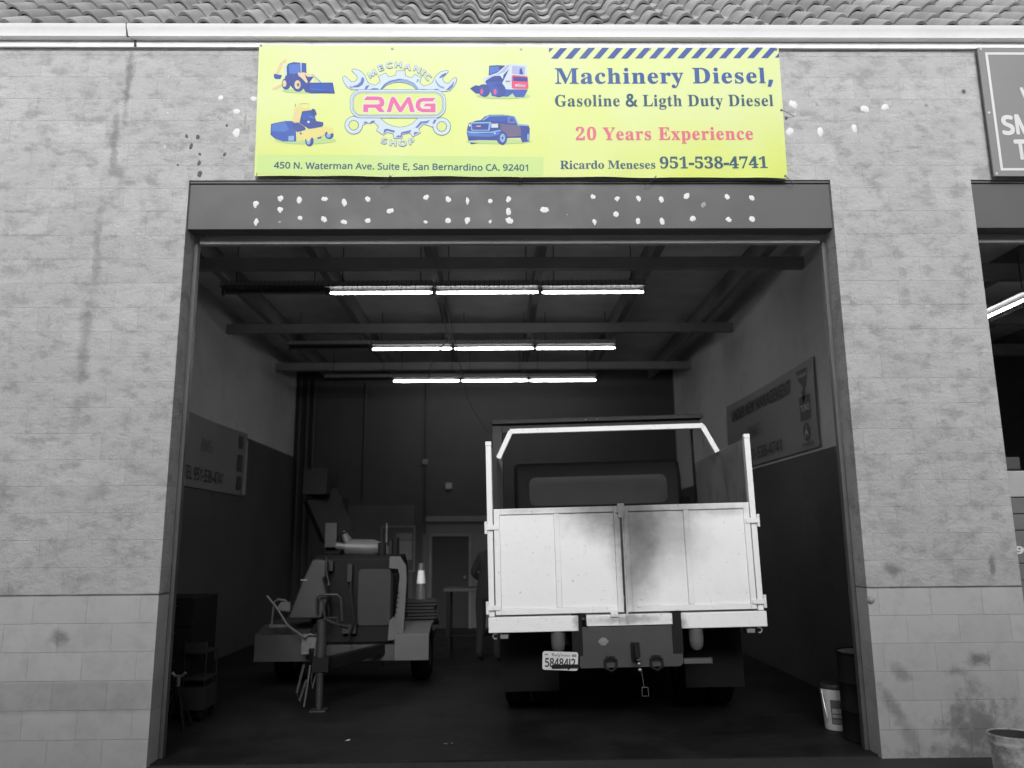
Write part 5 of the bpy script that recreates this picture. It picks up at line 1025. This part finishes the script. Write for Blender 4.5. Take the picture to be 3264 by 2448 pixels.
# ------------------------------------------------------------------ towed wood chipper
chp = empty('wood_chipper', (-1.72, 8.2, .012)); tag(chp, 'towed wood chipper on a trailer, tongue jack towards the door, in the dim left half', 'trailer')
def cp(mb, name, mat_, parent=None, **kw):
    o = mb.build(name, mat_, None, **kw); p_ = parent or chp; o.parent = p_
    if parent is None: o.matrix_parent_inverse = Matrix.Translation((1.72, -8.2, -.012))
    return o
CHW = M('chipper_pale_paint', .11, .5, 0, .15, 3, dirt=.35, dirtc=.10); CHG = M('chipper_grey_paint', .055, .5, 0, .15, 3, dirt=.4, dirtc=.06); CHB = M('chipper_dark', .014, .7, 0, .3, 3, spec=.15); CHP = M('chipper_panel', .025, .55, 0, .15)
JK = M('jack_steel', .05, .45, .3, .2, 6)
b = MB(); b.bar((-1.78, 8.36, .45), (-2.15, 9.5, .45), .08, .11); b.bar((-1.72, 8.36, .45), (-1.25, 9.5, .45), .08, .11); b.box(-1.83, -1.67, 8.24, 8.40, .38, .52); cp(b, 'tongue', CHB, bevel=.004)
b = MB(); b.lathe([(.036, .06), (.036, .78)], (-1.76, 8.30, 0), 'z', 16); b.lathe([(.048, .35), (.048, .86)], (-1.76, 8.30, 0), 'z', 16); jk = cp(b, 'jack', JK)
b = MB(); b.box(-1.84, -1.68, 8.22, 8.38, .014, .03); b.lathe([(.03, .03), (.03, .06)], (-1.76, 8.30, 0), 'z', 12); cp(b, 'foot_plate', JK, jk, bevel=.003)
b = MB(); b.tube([(-1.76, 8.30, .86), (-1.70, 8.28, .89), (-1.60, 8.26, .89), (-1.60, 8.26, .83)], .010, 6); cp(b, 'crank_handle', JK, jk)
b = MB(); b.box(-2.62, -.86, 9.34, 9.44, .33, .50); b.box(-2.62, -2.52, 9.445, 11.2, .36, .48); b.box(-.96, -.86, 9.445, 11.2, .36, .48); b.box(-1.66, -1.64, 9.325, 9.339, .34, .50); b.box(-1.62, -1.56, 9.32, 9.339, .34, .49); b.ell((-1.53, 9.33, .40), .04, .02, .04); cp(b, 'trailer_frame', CHG, bevel=.005)
for s_, (x0, x1) in ((-1, (-2.70, -2.06)), (1, (-1.16, -.78))):
    b = MB(); b.prism([(9.26,.34),(9.26,.62),(9.62,.70),(10.5,.70),(10.85,.60),(10.85,.56),(10.48,.66),(9.63,.66),(9.30,.59),(9.30,.34)], x0, x1, 'yz'); cp(b, 'fender', CHW if s_ > 0 else CHG, bevel=.006)
for x in (-2.52, -.93):
    b = MB(); b.lathe([(.19, -.10), (.27, -.11), (.31, -.09), (.325, -.05), (.325, .05), (.31, .09), (.27, .11), (.19, .10)], (x, 10.1, .34), 'x', 32, True); wh = cp(b, 'wheel', RUB)
    b = MB(); b.lathe([(.03, -.05), (.10, -.05), (.188, -.09), (.188, .09), (.10, .05), (.03, .05)], (x, 10.1, .34), 'x', 24); cp(b, 'rim', CHG, wh)
b = MB(); b.prism([(9.42,.51),(9.42,1.44),(9.5,1.47),(10.6,1.47),(10.9,1.30),(10.9,.51)], -2.12, -1.20, 'yz'); body = cp(b, 'feed_housing', CHB, bevel=.02)
b = MB(); b.prism(rrect(-1.60, .70, -1.23, 1.32, .04), 9.40, 9.415, 'xz'); cp(b, 'side_panel', CHP, body, bevel=.003)
b = MB(); b.prism([(-2.33,.80),(-1.96,.80),(-1.90,1.02),(-1.96,1.22),(-1.93,1.25),(-1.93,1.42),(-2.08,1.44),(-2.18,1.22),(-2.24,1.05)], 9.20, 9.60, 'xz'); hood = cp(b, 'belt_cover', CHG, bevel=.02)
b = MB(); b.box(-2.20, -2.13, 9.19, 9.199, 1.205, 1.225); cp(b, 'decal', LENS, hood)
b = MB(); b.prism([(-1.24,1.46),(-1.12,1.46),(-1.05,1.36),(-1.04,1.20),(-1.07,.55),(-1.24,.55),(-1.23,.76),(-1.16,.82),(-1.12,1.24),(-1.14,1.32),(-1.24,1.33)], 9.30, 9.36, 'xz'); sp_ = cp(b, 'feed_table_edge', CHW, bevel=.004)
b = MB()
for i in range(11): z = .80 + i*.052; b.lathe([(.010, 9.294), (.010, 9.2995)], (-1.155+.035*sin(i*.35)-.01, 0, z), 'y', 8)
cp(b, 'bolt', CHB, sp_)
b = MB(); b.tube([(-1.86, 10.0, 1.56), (-1.52, 10.0, 1.55), (-1.44, 10.0, 1.55)], [.10, .10, .07], 16); b.tube([(-1.98, 10.0, 1.58), (-1.86, 10.0, 1.57)], .045, 10); b.tube([(-1.84, 9.98, 1.64), (-1.88, 9.96, 1.72)], [.055, .035], 10); b.ell((-1.88, 9.95, 1.75), .012, .012, .012)
cp(b, 'exhaust_muffler', M('muffler_metal', .13, .5, .2, .15))
b = MB(); b.prism([(10.3,1.47),(10.3,1.9),(10.25,2.2),(10.75,2.2),(10.7,1.9),(10.75,1.47)], -2.20, -1.98, 'yz'); b.box(-2.42, -2.12, 10.0, 10.7, 2.20, 2.52); b.bar((-2.27, 10.3, 2.22), (-2.05, 10.4, 1.7), .26, .4); cp(b, 'discharge_chute', CHB, bevel=.01)
b = MB(); b.box(-2.165, -2.02, 10.2, 10.24, 1.56, 1.86); cp(b, 'chute_bracket', CHG, bevel=.004)
b = MB(); b.tube([(-2.0, 9.15, .86), (-2.0, 9.13, 1.02), (-1.97, 9.12, 1.06), (-1.78, 9.12, 1.06), (-1.74, 9.13, 1.02), (-1.72, 9.15, .78)], .014, 8); b.tube([(-1.94, 9.15, 1.0), (-1.90, 9.1, .82), (-1.95, 9.05, .74)], .012, 6); cp(b, 'control_bar', JK)
b = MB(); b.tube([(-2.50, 9.2, .74), (-2.48, 9.18, .98), (-2.44, 9.18, 1.01), (-2.36, 9.18, 1.0), (-2.30, 9.18, .92)], .013, 8); b.bar((-2.52, 9.18, .73), (-2.30, 9.18, .73), .03, .03); b.prism([(-2.46,.90),(-2.30,.88),(-2.30,.98),(-2.40,.985)], 9.17, 9.2, 'xz'); b.tube([(-2.56, 9.18, 1.05), (-2.44, 9.16, .92), (-2.30, 9.1, .74), (-2.08, 9.0, .62)], .012, 6); cp(b, 'lamp_frame', CHW)
b = MB(); b.box(-2.14, -1.93, 9.08, 9.22, .44, .645); b.tube([(-2.1, 9.06, .62), (-2.05, 9.05, .65), (-1.98, 9.06, .64)], .012, 6); b.box(-2.11, -1.95, 9.07, 9.079, .48, .60); cp(b, 'battery_box', M('battery_grey', .16, .5, 0, .3, 20, dirt=.4, dirtc=.08), bevel=.006)
b = MB(); b.tube([(-2.02, 9.1, .66), (-1.92, 8.8, .72), (-1.84, 8.5, .84), (-1.74, 8.4, .86), (-1.64, 8.5, .80), (-1.6, 8.8, .74)], .014, 7); b.tube([(-1.78, 8.36, .82), (-1.83, 8.38, .6), (-1.86, 8.36, .30), (-1.84, 8.34, .22), (-1.80, 8.36, .4)], .010, 6); cp(b, 'hydraulic_hose', CAB)
b = MB(); b.tube([(-1.86, 8.30, .44), (-1.88, 8.28, .22), (-1.90, 8.27, .06)], .010, 6); b.tube([(-1.93, 8.34, .44), (-1.99, 8.34, .18), (-1.96, 8.34, .10), (-1.90, 8.33, .30)], .012, 6); cp(b, 'safety_chain', M('chain_dull', .12, .5, .5))

hz = random.Random(5)
for i in (0, 1, 3):                              # hoses and control lines looping off the housing
    x0 = -2.1 + i*.14; y0 = 9.36
    b = MB(); b.tube([(x0, 9.41, 1.2+.2*hz.random()), (x0+.05*hz.random(), y0-.06, 1.05+.1*hz.random()), (x0+.12*hz.random(), y0-.09, .78), (x0-.08*hz.random(), y0-.04, .56)], .011+.006*hz.random(), 6); cp(b, 'hose', M('hose_black', .02, .8, spec=.15))
for (x, z, w_, h_) in ((-1.98, 1.30, .10, .12), (-1.72, 1.18, .06, .2), (-1.76, .62, .16, .10)):
    b = MB(); b.box(x, x+w_, 9.34, 9.409, z, z+h_); cp(b, 'valve_box', CHP, bevel=.006)
for (x, y, h_) in ((-1.38, 9.7, .14), (-1.62, 10.2, .10), (-1.30, 10.3, .2)):
    b = MB(); b.lathe([(.05, 1.471), (.05, 1.471+h_), (.03, 1.475+h_)], (x, y, 0), 'z', 14); cp(b, 'filler_cap', CHB)
b = MB(); b.tube([(-1.95, 9.3, 1.46), (-1.90, 9.1, 1.30), (-1.86, 9.05, 1.18)], .010, 6); b.ell((-1.86, 9.05, 1.17), .02, .02, .02); cp(b, 'feed_lever', JK)

# ------------------------------------------------------------------ nested traffic cones on the right fender
CON = M('cone_plastic', .10, .5, 0, .1, 6); COLL = M('reflective_collar', .80, .3, 0, .05); CB = M('cone_base_rubber', .03, .8)
def cone():
    root = empty('traffic_cone')
    b = MB(); b.lathe([(.079, .028), (.075, .030), (.031, .45), (.027, .458), (.022, .458), (.022, .452), (.0715, .028)], (0,0,0), 'z', 28, True); b.build('cone_body', CON, root)
    b = MB(); b.lathe([(.0559, .215), (.0562, .215), (.0399, .37), (.0396, .37)], (0,0,0), 'z', 28, True)
    for i in range(len(b.v)): pass
    b.build('reflective_collar', COLL, root)
    b = MB(); pts = rrect(-.185, -.185, .185, .185, .03, 4); hole = [(.072*cos(-2*pi*i/24), .072*sin(-2*pi*i/24)) for i in range(24)]
    tri_ = tessellate_polygon([[Vector((p[0], p[1], 0)) for p in pts], [Vector((p[0], p[1], 0)) for p in hole]]); al = pts + hole; n_ = len(al)
    b.raw([(p[0], p[1], 0) for p in al] + [(p[0], p[1], .027) for p in al], [tuple(t_) for t_ in tri_] + [tuple(i+n_ for i in t_[::-1]) for t_ in tri_] + [(i, (i+1) % len(pts), (i+1) % len(pts)+n_, i+n_) for i in range(len(pts))] + [(len(pts)+i, len(pts)+(i+1) % 24, len(pts)+(i+1) % 24+n_, len(pts)+i+n_) for i in range(24)])
    b.build('cone_base', CB, root, bevel=.004)
    return root
c0 = cone(); NC = 6
names = ['lowest traffic cone of the nested stack, resting on the trailer fender', 'second cone from the bottom of the nested stack on the fender', 'third cone from the bottom of the nested stack on the fender', 'fourth cone from the bottom of the nested stack on the fender', 'cone just beneath the topmost one in the nested stack', 'topmost traffic cone with bright reflective collar showing above the stack']
for i in range(NC):
    o = c0 if i == 0 else copy_tree(c0)
    o.location = (-.955 + .0012*sin(i*2.1), 10.12 + .001*cos(i*3), .716 + i*.038); o.rotation_euler = (0, 0, .12*sin(i*1.7) + .1)
    tag(o, names[i], 'traffic cone', 'nested traffic cones')

# ------------------------------------------------------------------ person at the back, beside the truck
def skin(name, pts, edges, radii, mat_, parent=None):
    me = bpy.data.meshes.new(name); me.from_pydata(pts, edges, []); me.materials.append(mat_)
    o = bpy.data.objects.new(name, me); col.objects.link(o)
    if parent: o.parent = parent
    o.modifiers.new('skin', 'SKIN'); 
    for i, r_ in enumerate(radii):
        sv = me.skin_vertices[0].data[i] if me.skin_vertices else None
        if sv: sv.radius = r_ if isinstance(r_, tuple) else (r_, r_)
    if me.skin_vertices: me.skin_vertices[0].data[0].use_root = True
    s2 = o.modifiers.new('sub', 'SUBSURF'); s2.levels = 2; s2.render_levels = 2
    return o
CLO = M('dark_workwear', .018, .9, 0, .2, 8); SKN = M('skin', .16, .55, 0, .08)
per = empty('person', (-.16, 11.5, .012), (0, 0, -.5)); tag(per, 'person in dark clothes bending over beside the parked truck, hands at a bench', 'person')
pts = [(0,0,.92),(0,.02,1.08),(0,.08,1.26),(0,.14,1.40),(0,.17,1.49),(0,.20,1.55),
       (-.17,.13,1.39),(-.30,.10,1.16),(-.24,.34,1.03),(.17,.13,1.39),(.29,.16,1.15),(.18,.38,1.03),
       (-.10,-.01,.86),(-.12,.02,.47),(-.13,-.02,.07),(.10,-.01,.86),(.13,.04,.47),(.14,0,.07),(-.14,.11,.04),(.15,.13,.04)]
ed = [(0,1),(1,2),(2,3),(3,4),(4,5),(3,6),(6,7),(7,8),(3,9),(9,10),(10,11),(0,12),(12,13),(13,14),(14,18),(0,15),(15,16),(16,17),(17,19)]
ra = [(.17,.12),(.155,.115),(.175,.13),(.17,.11),.062,.055,.075,.055,.042,.075,.055,.042,.095,.068,.05,.095,.068,.05,.04,.04]
skin('clothed_body', pts, ed, ra, CLO, per)
b = MB(); b.ell((0, .245, 1.635), .078, .095, .115, 18, 12); b.ell((0, .345, 1.62), .014, .02, .022, 8, 6); b.ell((-.08, .24, 1.63), .012, .022, .032, 8, 6); b.ell((.08, .24, 1.63), .012, .022, .032, 8, 6); b.build('head', SKN, per)
b = MB(); b.ell((0, .225, 1.67), .086, .10, .10, 18, 10); b.build('hair', M('dark_hair', .012, .6), per)
for s_, hx, hy in ((-1, -.225, .39), (1, .17, .43)):
    pts = [(hx, hy-.03, 1.03), (hx, hy+.04, 1.025)]; ed = [(0,1)]; ra = [(.034,.02), (.042,.017)]
    for k_, (dx, ln) in enumerate(((-.032,.07),(-.011,.082),(.011,.078),(.031,.062))):
        n_ = len(pts); pts += [(hx+dx, hy+.075, 1.022), (hx+dx*1.1, hy+.075+ln*.5, 1.012), (hx+dx*1.1, hy+.07+ln*.8, .985)]; ed += [(1,n_),(n_,n_+1),(n_+1,n_+2)]; ra += [.0095,.0085,.007]
    n_ = len(pts); pts += [(hx-s_*.045, hy+.02, 1.015), (hx-s_*.06, hy+.055, 1.0)]; ed += [(0,n_),(n_,n_+1)]; ra += [.011,.008]
    skin('hand', pts, ed, ra, SKN, per)

# workbench the person leans over
wbn = empty('workbench', (-.05, 12.15, .012)); tag(wbn, 'dark workbench behind the truck against which a person leans', 'workbench')
b = MB(); b.box(-.75, .7, -.3, .3, .90, .945); b.build('bench_top', M('bench_wood', .045, .6), wbn, bevel=.004)
for x in (-.68, .63):
    for y in (-.25, .25): b = MB(); b.box(x-.03, x+.03, y-.03, y+.03, 0, .899); b.build('leg', CHB, wbn)
b = MB(); b.box(-.70, .65, -.22, .25, .28, .30); b.build('shelf', CHB, wbn)

# noticeboard and papers at the back
nb_a, nb_b = at(1215, 1677, BACK-.05), at(1321, 1822, BACK-.05)
nbd = empty('notice_board', ((nb_a.x+nb_b.x)/2, BACK-.032, nb_b.z)); tag(nbd, 'framed notice board pinned with pale papers on the back wall', 'notice board')
W_, H_ = (nb_b.x-nb_a.x)/2, nb_a.z-nb_b.z
b = MB(); b.box(-W_+.02, W_-.02, -.015, 0, .02, H_-.02); b.build('board', M('cork', .12, .8), nbd)
b = MB(); b.box(-W_, -W_+.02, -.022, 0, 0, H_); b.box(W_-.02, W_, -.022, 0, 0, H_); b.box(-W_+.02, W_-.02, -.022, 0, 0, .02); b.box(-W_+.02, W_-.02, -.022, 0, H_-.02, H_); b.build('frame', M('board_frame', .30, .5), nbd)
for (x, z, w_, h_, c_) in ((-.24, .18, .14, .30, .42), (.06, .22, .42, .36, .30), (.12, .60, .30, .12, .26), (-.1, .06, .5, .1, .2)):
    b = MB(); b.box(x-w_/2, x+w_/2, -.018, -.0155, z, z+h_); b.build('paper', M('paper%d' % int(c_*100), c_, .7), nbd)
b = MB(); b.tube([(0,0,.85), (0,0,1.72)], .011, 8); rod = b.build('steel_rod', M('bright_rod', .55, .3, .7)); rod.location = (at(1232, 1700, 11.2).x, 11.2, .0); 
rod.parent = None; tag(rod, 'thin bright steel rod standing upright behind the chipper', 'rod')
for v in rod.data.vertices: v.co.z = .012 if v.co.z < 1 else at(1232, 1668, 11.2).z

# ------------------------------------------------------------------ drum, pails and clutter
drm = empty('oil_drum', (3.10, 6.93, .012)); tag(drm, 'dark steel drum just inside the right door jamb', 'drum')
DR = M('drum_black', .012, .7, 0, .25, 4, spec=.15)
b = MB(); b.lathe([(.285, 0), (.29, .012), (.282, .025), (.282, .22), (.292, .235), (.282, .25), (.282, .44), (.292, .455), (.282, .47), (.282, .665), (.292, .678), (.292, .69), (.280, .69), (.279, .672), (.0005, .672)], (0,0,0), 'z', 40); b.build('drum_shell', DR, drm)
b = MB(); b.lathe([(.275, .6725), (.275, .680), (.0005, .680)], (0,0,0), 'z', 36); b.build('lid', M('drum_lid', .16, .6, 0, .25, 5), drm)
b = MB(); b.lathe([(.03, .6805), (.03, .693), (.012, .695)], (.14, .1, 0), 'z', 14); b.build('bung', M('bung_steel', .2, .4, .5), drm)
pal = empty('pail', (2.925, 7.32, .012)); pal.scale = (.88, .88, .95); tag(pal, 'white plastic pail with dark printed label and black lid, half behind the drum', 'pail')
PW = M('pail_plastic', .62, .4, 0, .05, 6)
b = MB(); b.lathe([(.0005, .0), (.125, 0), (.130, .004), (.148, .30), (.152, .302), (.153, .36), (.148, .365), (.0005, .362)], (0,0,0), 'z', 40); b.build('pail_body', PW, pal)
b = MB(); b.lathe([(.1545, .352), (.158, .354), (.158, .375), (.150, .392), (.0005, .392)], (0,0,0), 'z', 40); b.build('lid', M('pail_lid', .03, .45), pal)
b = MB(); b.tube([(-.155, -.02, .34), (-.165, -.10, .20), (-.15, -.12, .11), (-.135, -.08, .09)], .006, 6); b.build('bail_handle', STL, pal)
def wrap(z0, z1, a0, a1, mat_, name, rr=.0015):
    b_ = MB(); n_ = 12
    for i in range(n_+1):
        a_ = a0 + (a1-a0)*i/n_
        for z in (z0, z1): r_ = .130 + (z-.004)*.018/.296 + rr; b_.v.append((r_*cos(a_), r_*sin(a_), z))
    for i in range(n_): b_.f.append((2*i, 2*i+2, 2*i+3, 2*i+1)); b_.m.append(0)
    return b_.build(name, mat_, pal)
A0, A1 = radians(-138), radians(-20)
wrap(.055, .265, A0, A1, M('label_grey', .12, .5), 'label'); wrap(.15, .19, A0+.08, A1-.1, M('label_pale', .40, .5), 'label_text_band', .0025); wrap(.115, .14, A0+.08, A1-.1, M('label_pale', .40, .5), 'label_text_band', .0025); wrap(.065, .095, A0+.08, A1-.1, M('label_mid', .22, .5), 'label_text_band', .0025)
bk = empty('bucket', (3.335, 5.50, .0065)); tag(bk, 'open dirty plastic bucket caked with cement outside by the right pier', 'bucket')
m, t = new_mat('cement_bucket'); tc = t.n('TexCoord').outputs['Object']; n1 = t.noise(tc, 14, 6, .65, .1); n2 = t.noise(tc, 60, 4)
cc = t.mix(t.mapr(n1, .4, .62, 0, 1, True), .40, .20); cc = t.mix(t.mapr(n2, .6, .75, 0, .6), cc, .6); t.l(cc, t.b.inputs['Base Color']); t.b.inputs['Roughness'].default_value = .7; t.bump(n2, .2, .003); CEM = m
b = MB(); b.lathe([(.0005, 0), (.125, 0), (.130, .006), (.147, .30), (.154, .302), (.154, .318), (.150, .322), (.153, .342), (.156, .36), (.152, .366), (.146, .362), (.142, .31), (.124, .02), (.0005, .018)], (0,0,0), 'z', 44); b.build('bucket_body', CEM, bk)
b = MB(); b.tube([(-.157, 0, .31), (-.162, -.06, .22), (-.12, -.13, .14), (0, -.165, .10), (.12, -.13, .14), (.162, -.06, .22), (.157, 0, .31)], .004, 6); b.build('bail_handle', M('rusty_wire', .12, .7, .3), bk)
b = MB(); b.lathe([(.1415, .306), (.1452, .358)], (0,0,0), 'z', 44)
b.f = b.f[:44]; b.m = b.m[:44]; b.build('bucket_inside', M('bucket_inside_dark', .035, .8, 0, .3, 10), bk, fix=False)  # dark lining painted in for the shade inside the bucket
b = MB(); b.lathe([(.0005, .315), (.10, .312), (.141, .305)], (0,0,0), 'z', 30); b.build('bucket_dark_disc', M('bucket_shade_dark', .03, .7, 0, .3, 10), bk, fix=False)  # raised dark disc stands in for the shaded bucket interior

TB = M('cabinet_dark', .014, .7, 0, .2, spec=.15)
cbt = empty('tool_cabinet', (-3.2, 8.3, .012)); tag(cbt, 'tall dark tool cabinet just inside the left door jamb', 'cabinet')
b = MB(); b.box(-.27, .28, -.3, .35, .04, 1.10); b.build('cabinet_body', TB, cbt, bevel=.008)
for i in range(4): b = MB(); b.box(-.25, .26, -.315, -.3005, .09+i*.25, .31+i*.25); d_ = b.build('drawer', TB, cbt, bevel=.004); h = MB(); h.box(-.12, .13, -.33, -.316, .27+i*.25, .285+i*.25); h.build('handle', M('drawer_handle', .08, .4, .5), d_)
b = MB()
for x in (-.22, .23):
    for y in (-.25, .3): b.lathe([(.035, -.015), (.035, .015)], (x, y, .025), 'x', 12)
b.build('caster', RUB, cbt)
crt = empty('parts_cart', (-2.84, 8.05, .012)); tag(crt, 'small dark wheeled cart on the floor between the tool cabinet and the chipper', 'cart')
PCM = M('cart_paint', .03, .7, 0, .2, spec=.2)
b = MB(); b.box(-.11, .11, -.16, .16, .10, .30); b.box(-.11, .11, -.16, .16, .36, .38); b.box(-.11, .11, -.16, .16, .60, .62)
for x in (-.105, .095):
    for y in (-.155, .145): b.box(x, x+.01, y, y+.01, .301, .72)
b.box(-.105, .105, -.161, -.155, .621, .70); b.build('cart_frame', PCM, crt, bevel=.003)
for x in (-.08, .08):
    for y in (-.12, .12): b = MB(); b.lathe([(.045, -.012), (.045, .012)], (x, y, .045), 'x', 16); b.bar((x, y, .05), (x, y, .10), .015, .015); b.build('caster', RUB, crt)
stn = empty('axle_stand', (-2.88, 7.62, .012)); tag(stn, 'small thin axle stand with a pale ratchet head on the floor at left', 'axle stand')
b = MB()
for sx, sy in ((-1,-1),(1,-1),(1,1),(-1,1)): b.bar((sx*.11, sy*.10, .0), (sx*.03, sy*.03, .30), .02, .02)
b.lathe([(.035, .28), (.035, .36)], (0,0,0), 'z', 12); b.build('tripod_base', CHB, stn)
b = MB(); b.lathe([(.018, .36), (.018, .44)], (0,0,0), 'z', 10); b.tube([(-.06, 0, .475), (-.03, 0, .445), (.03, 0, .445), (.06, 0, .475)], .014, 6); b.build('saddle', M('stand_head', .25, .4, .4), stn)
p = at(1108, 2360, 0.001+6.9); b = MB(); pz = CAM + ray(1108, 2360)*((.0-CAM.z+.014)/ray(1108, 2360).z)
b.poly([(pz.x-.02, pz.y-.01, .014), (pz.x+.015, pz.y-.015, .016), (pz.x+.022, pz.y+.012, .022), (pz.x-.012, pz.y+.016, .014)]); sc_ = b.build('paper_scrap', M('scrap_white', .6, .7), smooth=0); md = sc_.modifiers.new('t', 'SOLIDIFY'); md.thickness = .001
tag(sc_, 'tiny white scrap lying on the dark floor inside the door', 'scrap')
pz = CAM + ray(1420, 2372)*((.014-CAM.z)/ray(1420, 2372).z)
b = MB(); b.ell((pz.x, pz.y, .018), .018, .012, .006, 8, 5); b.ell((pz.x+.05, pz.y+.01, .018), .012, .01, .006, 8, 5); peb = b.build('gravel_bits', M('pebble', .12, .9)); tag(peb, 'few loose dull bits on the dark floor left of centre', 'debris')

# ------------------------------------------------------------------ next bay: box body with a slatted door
nbx = empty('box_trailer', (5.6, 7.6, .0)); tag(nbx, 'pale box body with dark slatted door and white digits in the next bay', 'trailer')
b = MB(); b.box(-.98, 1.0, 0, 3.2, 1.99, 2.24); b.box(-.98, 1.0, .03, 3.2, .55, 1.988); b.build('box_body', M('box_paint', .34, .5, 0, .06), nbx, bevel=.01)
b = MB()
for i in range(9): b.box(-.90, .93, -.02, .028, .62+i*.152, .765+i*.152)
sl_ = b.build('slatted_door', M('slat_grey', .135, .5, 0, .15), nbx, bevel=.006)
b = MB(); b.prism(rrect(-.99, 2.25, -.62, 2.37, .01), -.01, .4, 'xz'); b.build('roof_fairing', M('fairing_dark', .06, .4), nbx, bevel=.01)
b = MB(); a_ = at(3242, 1764, 7.575); e_ = at(3276, 1764, 7.575); tp = at(3242, 1741, 7.575)
fit_text(b, '90', 'N', (a_.x-5.6, a_.z), (e_.x-5.6+.03, e_.z), tp.z-a_.z, lambda p: (p[0], -.022, p[1]), .035, 0, .5); b.build('lettering', M('digit_white', .6, .5), sl_, fix=False, smooth=0)
for x in (-.8, .8): tyre(x, .9, .42, .42, .24, nbx)
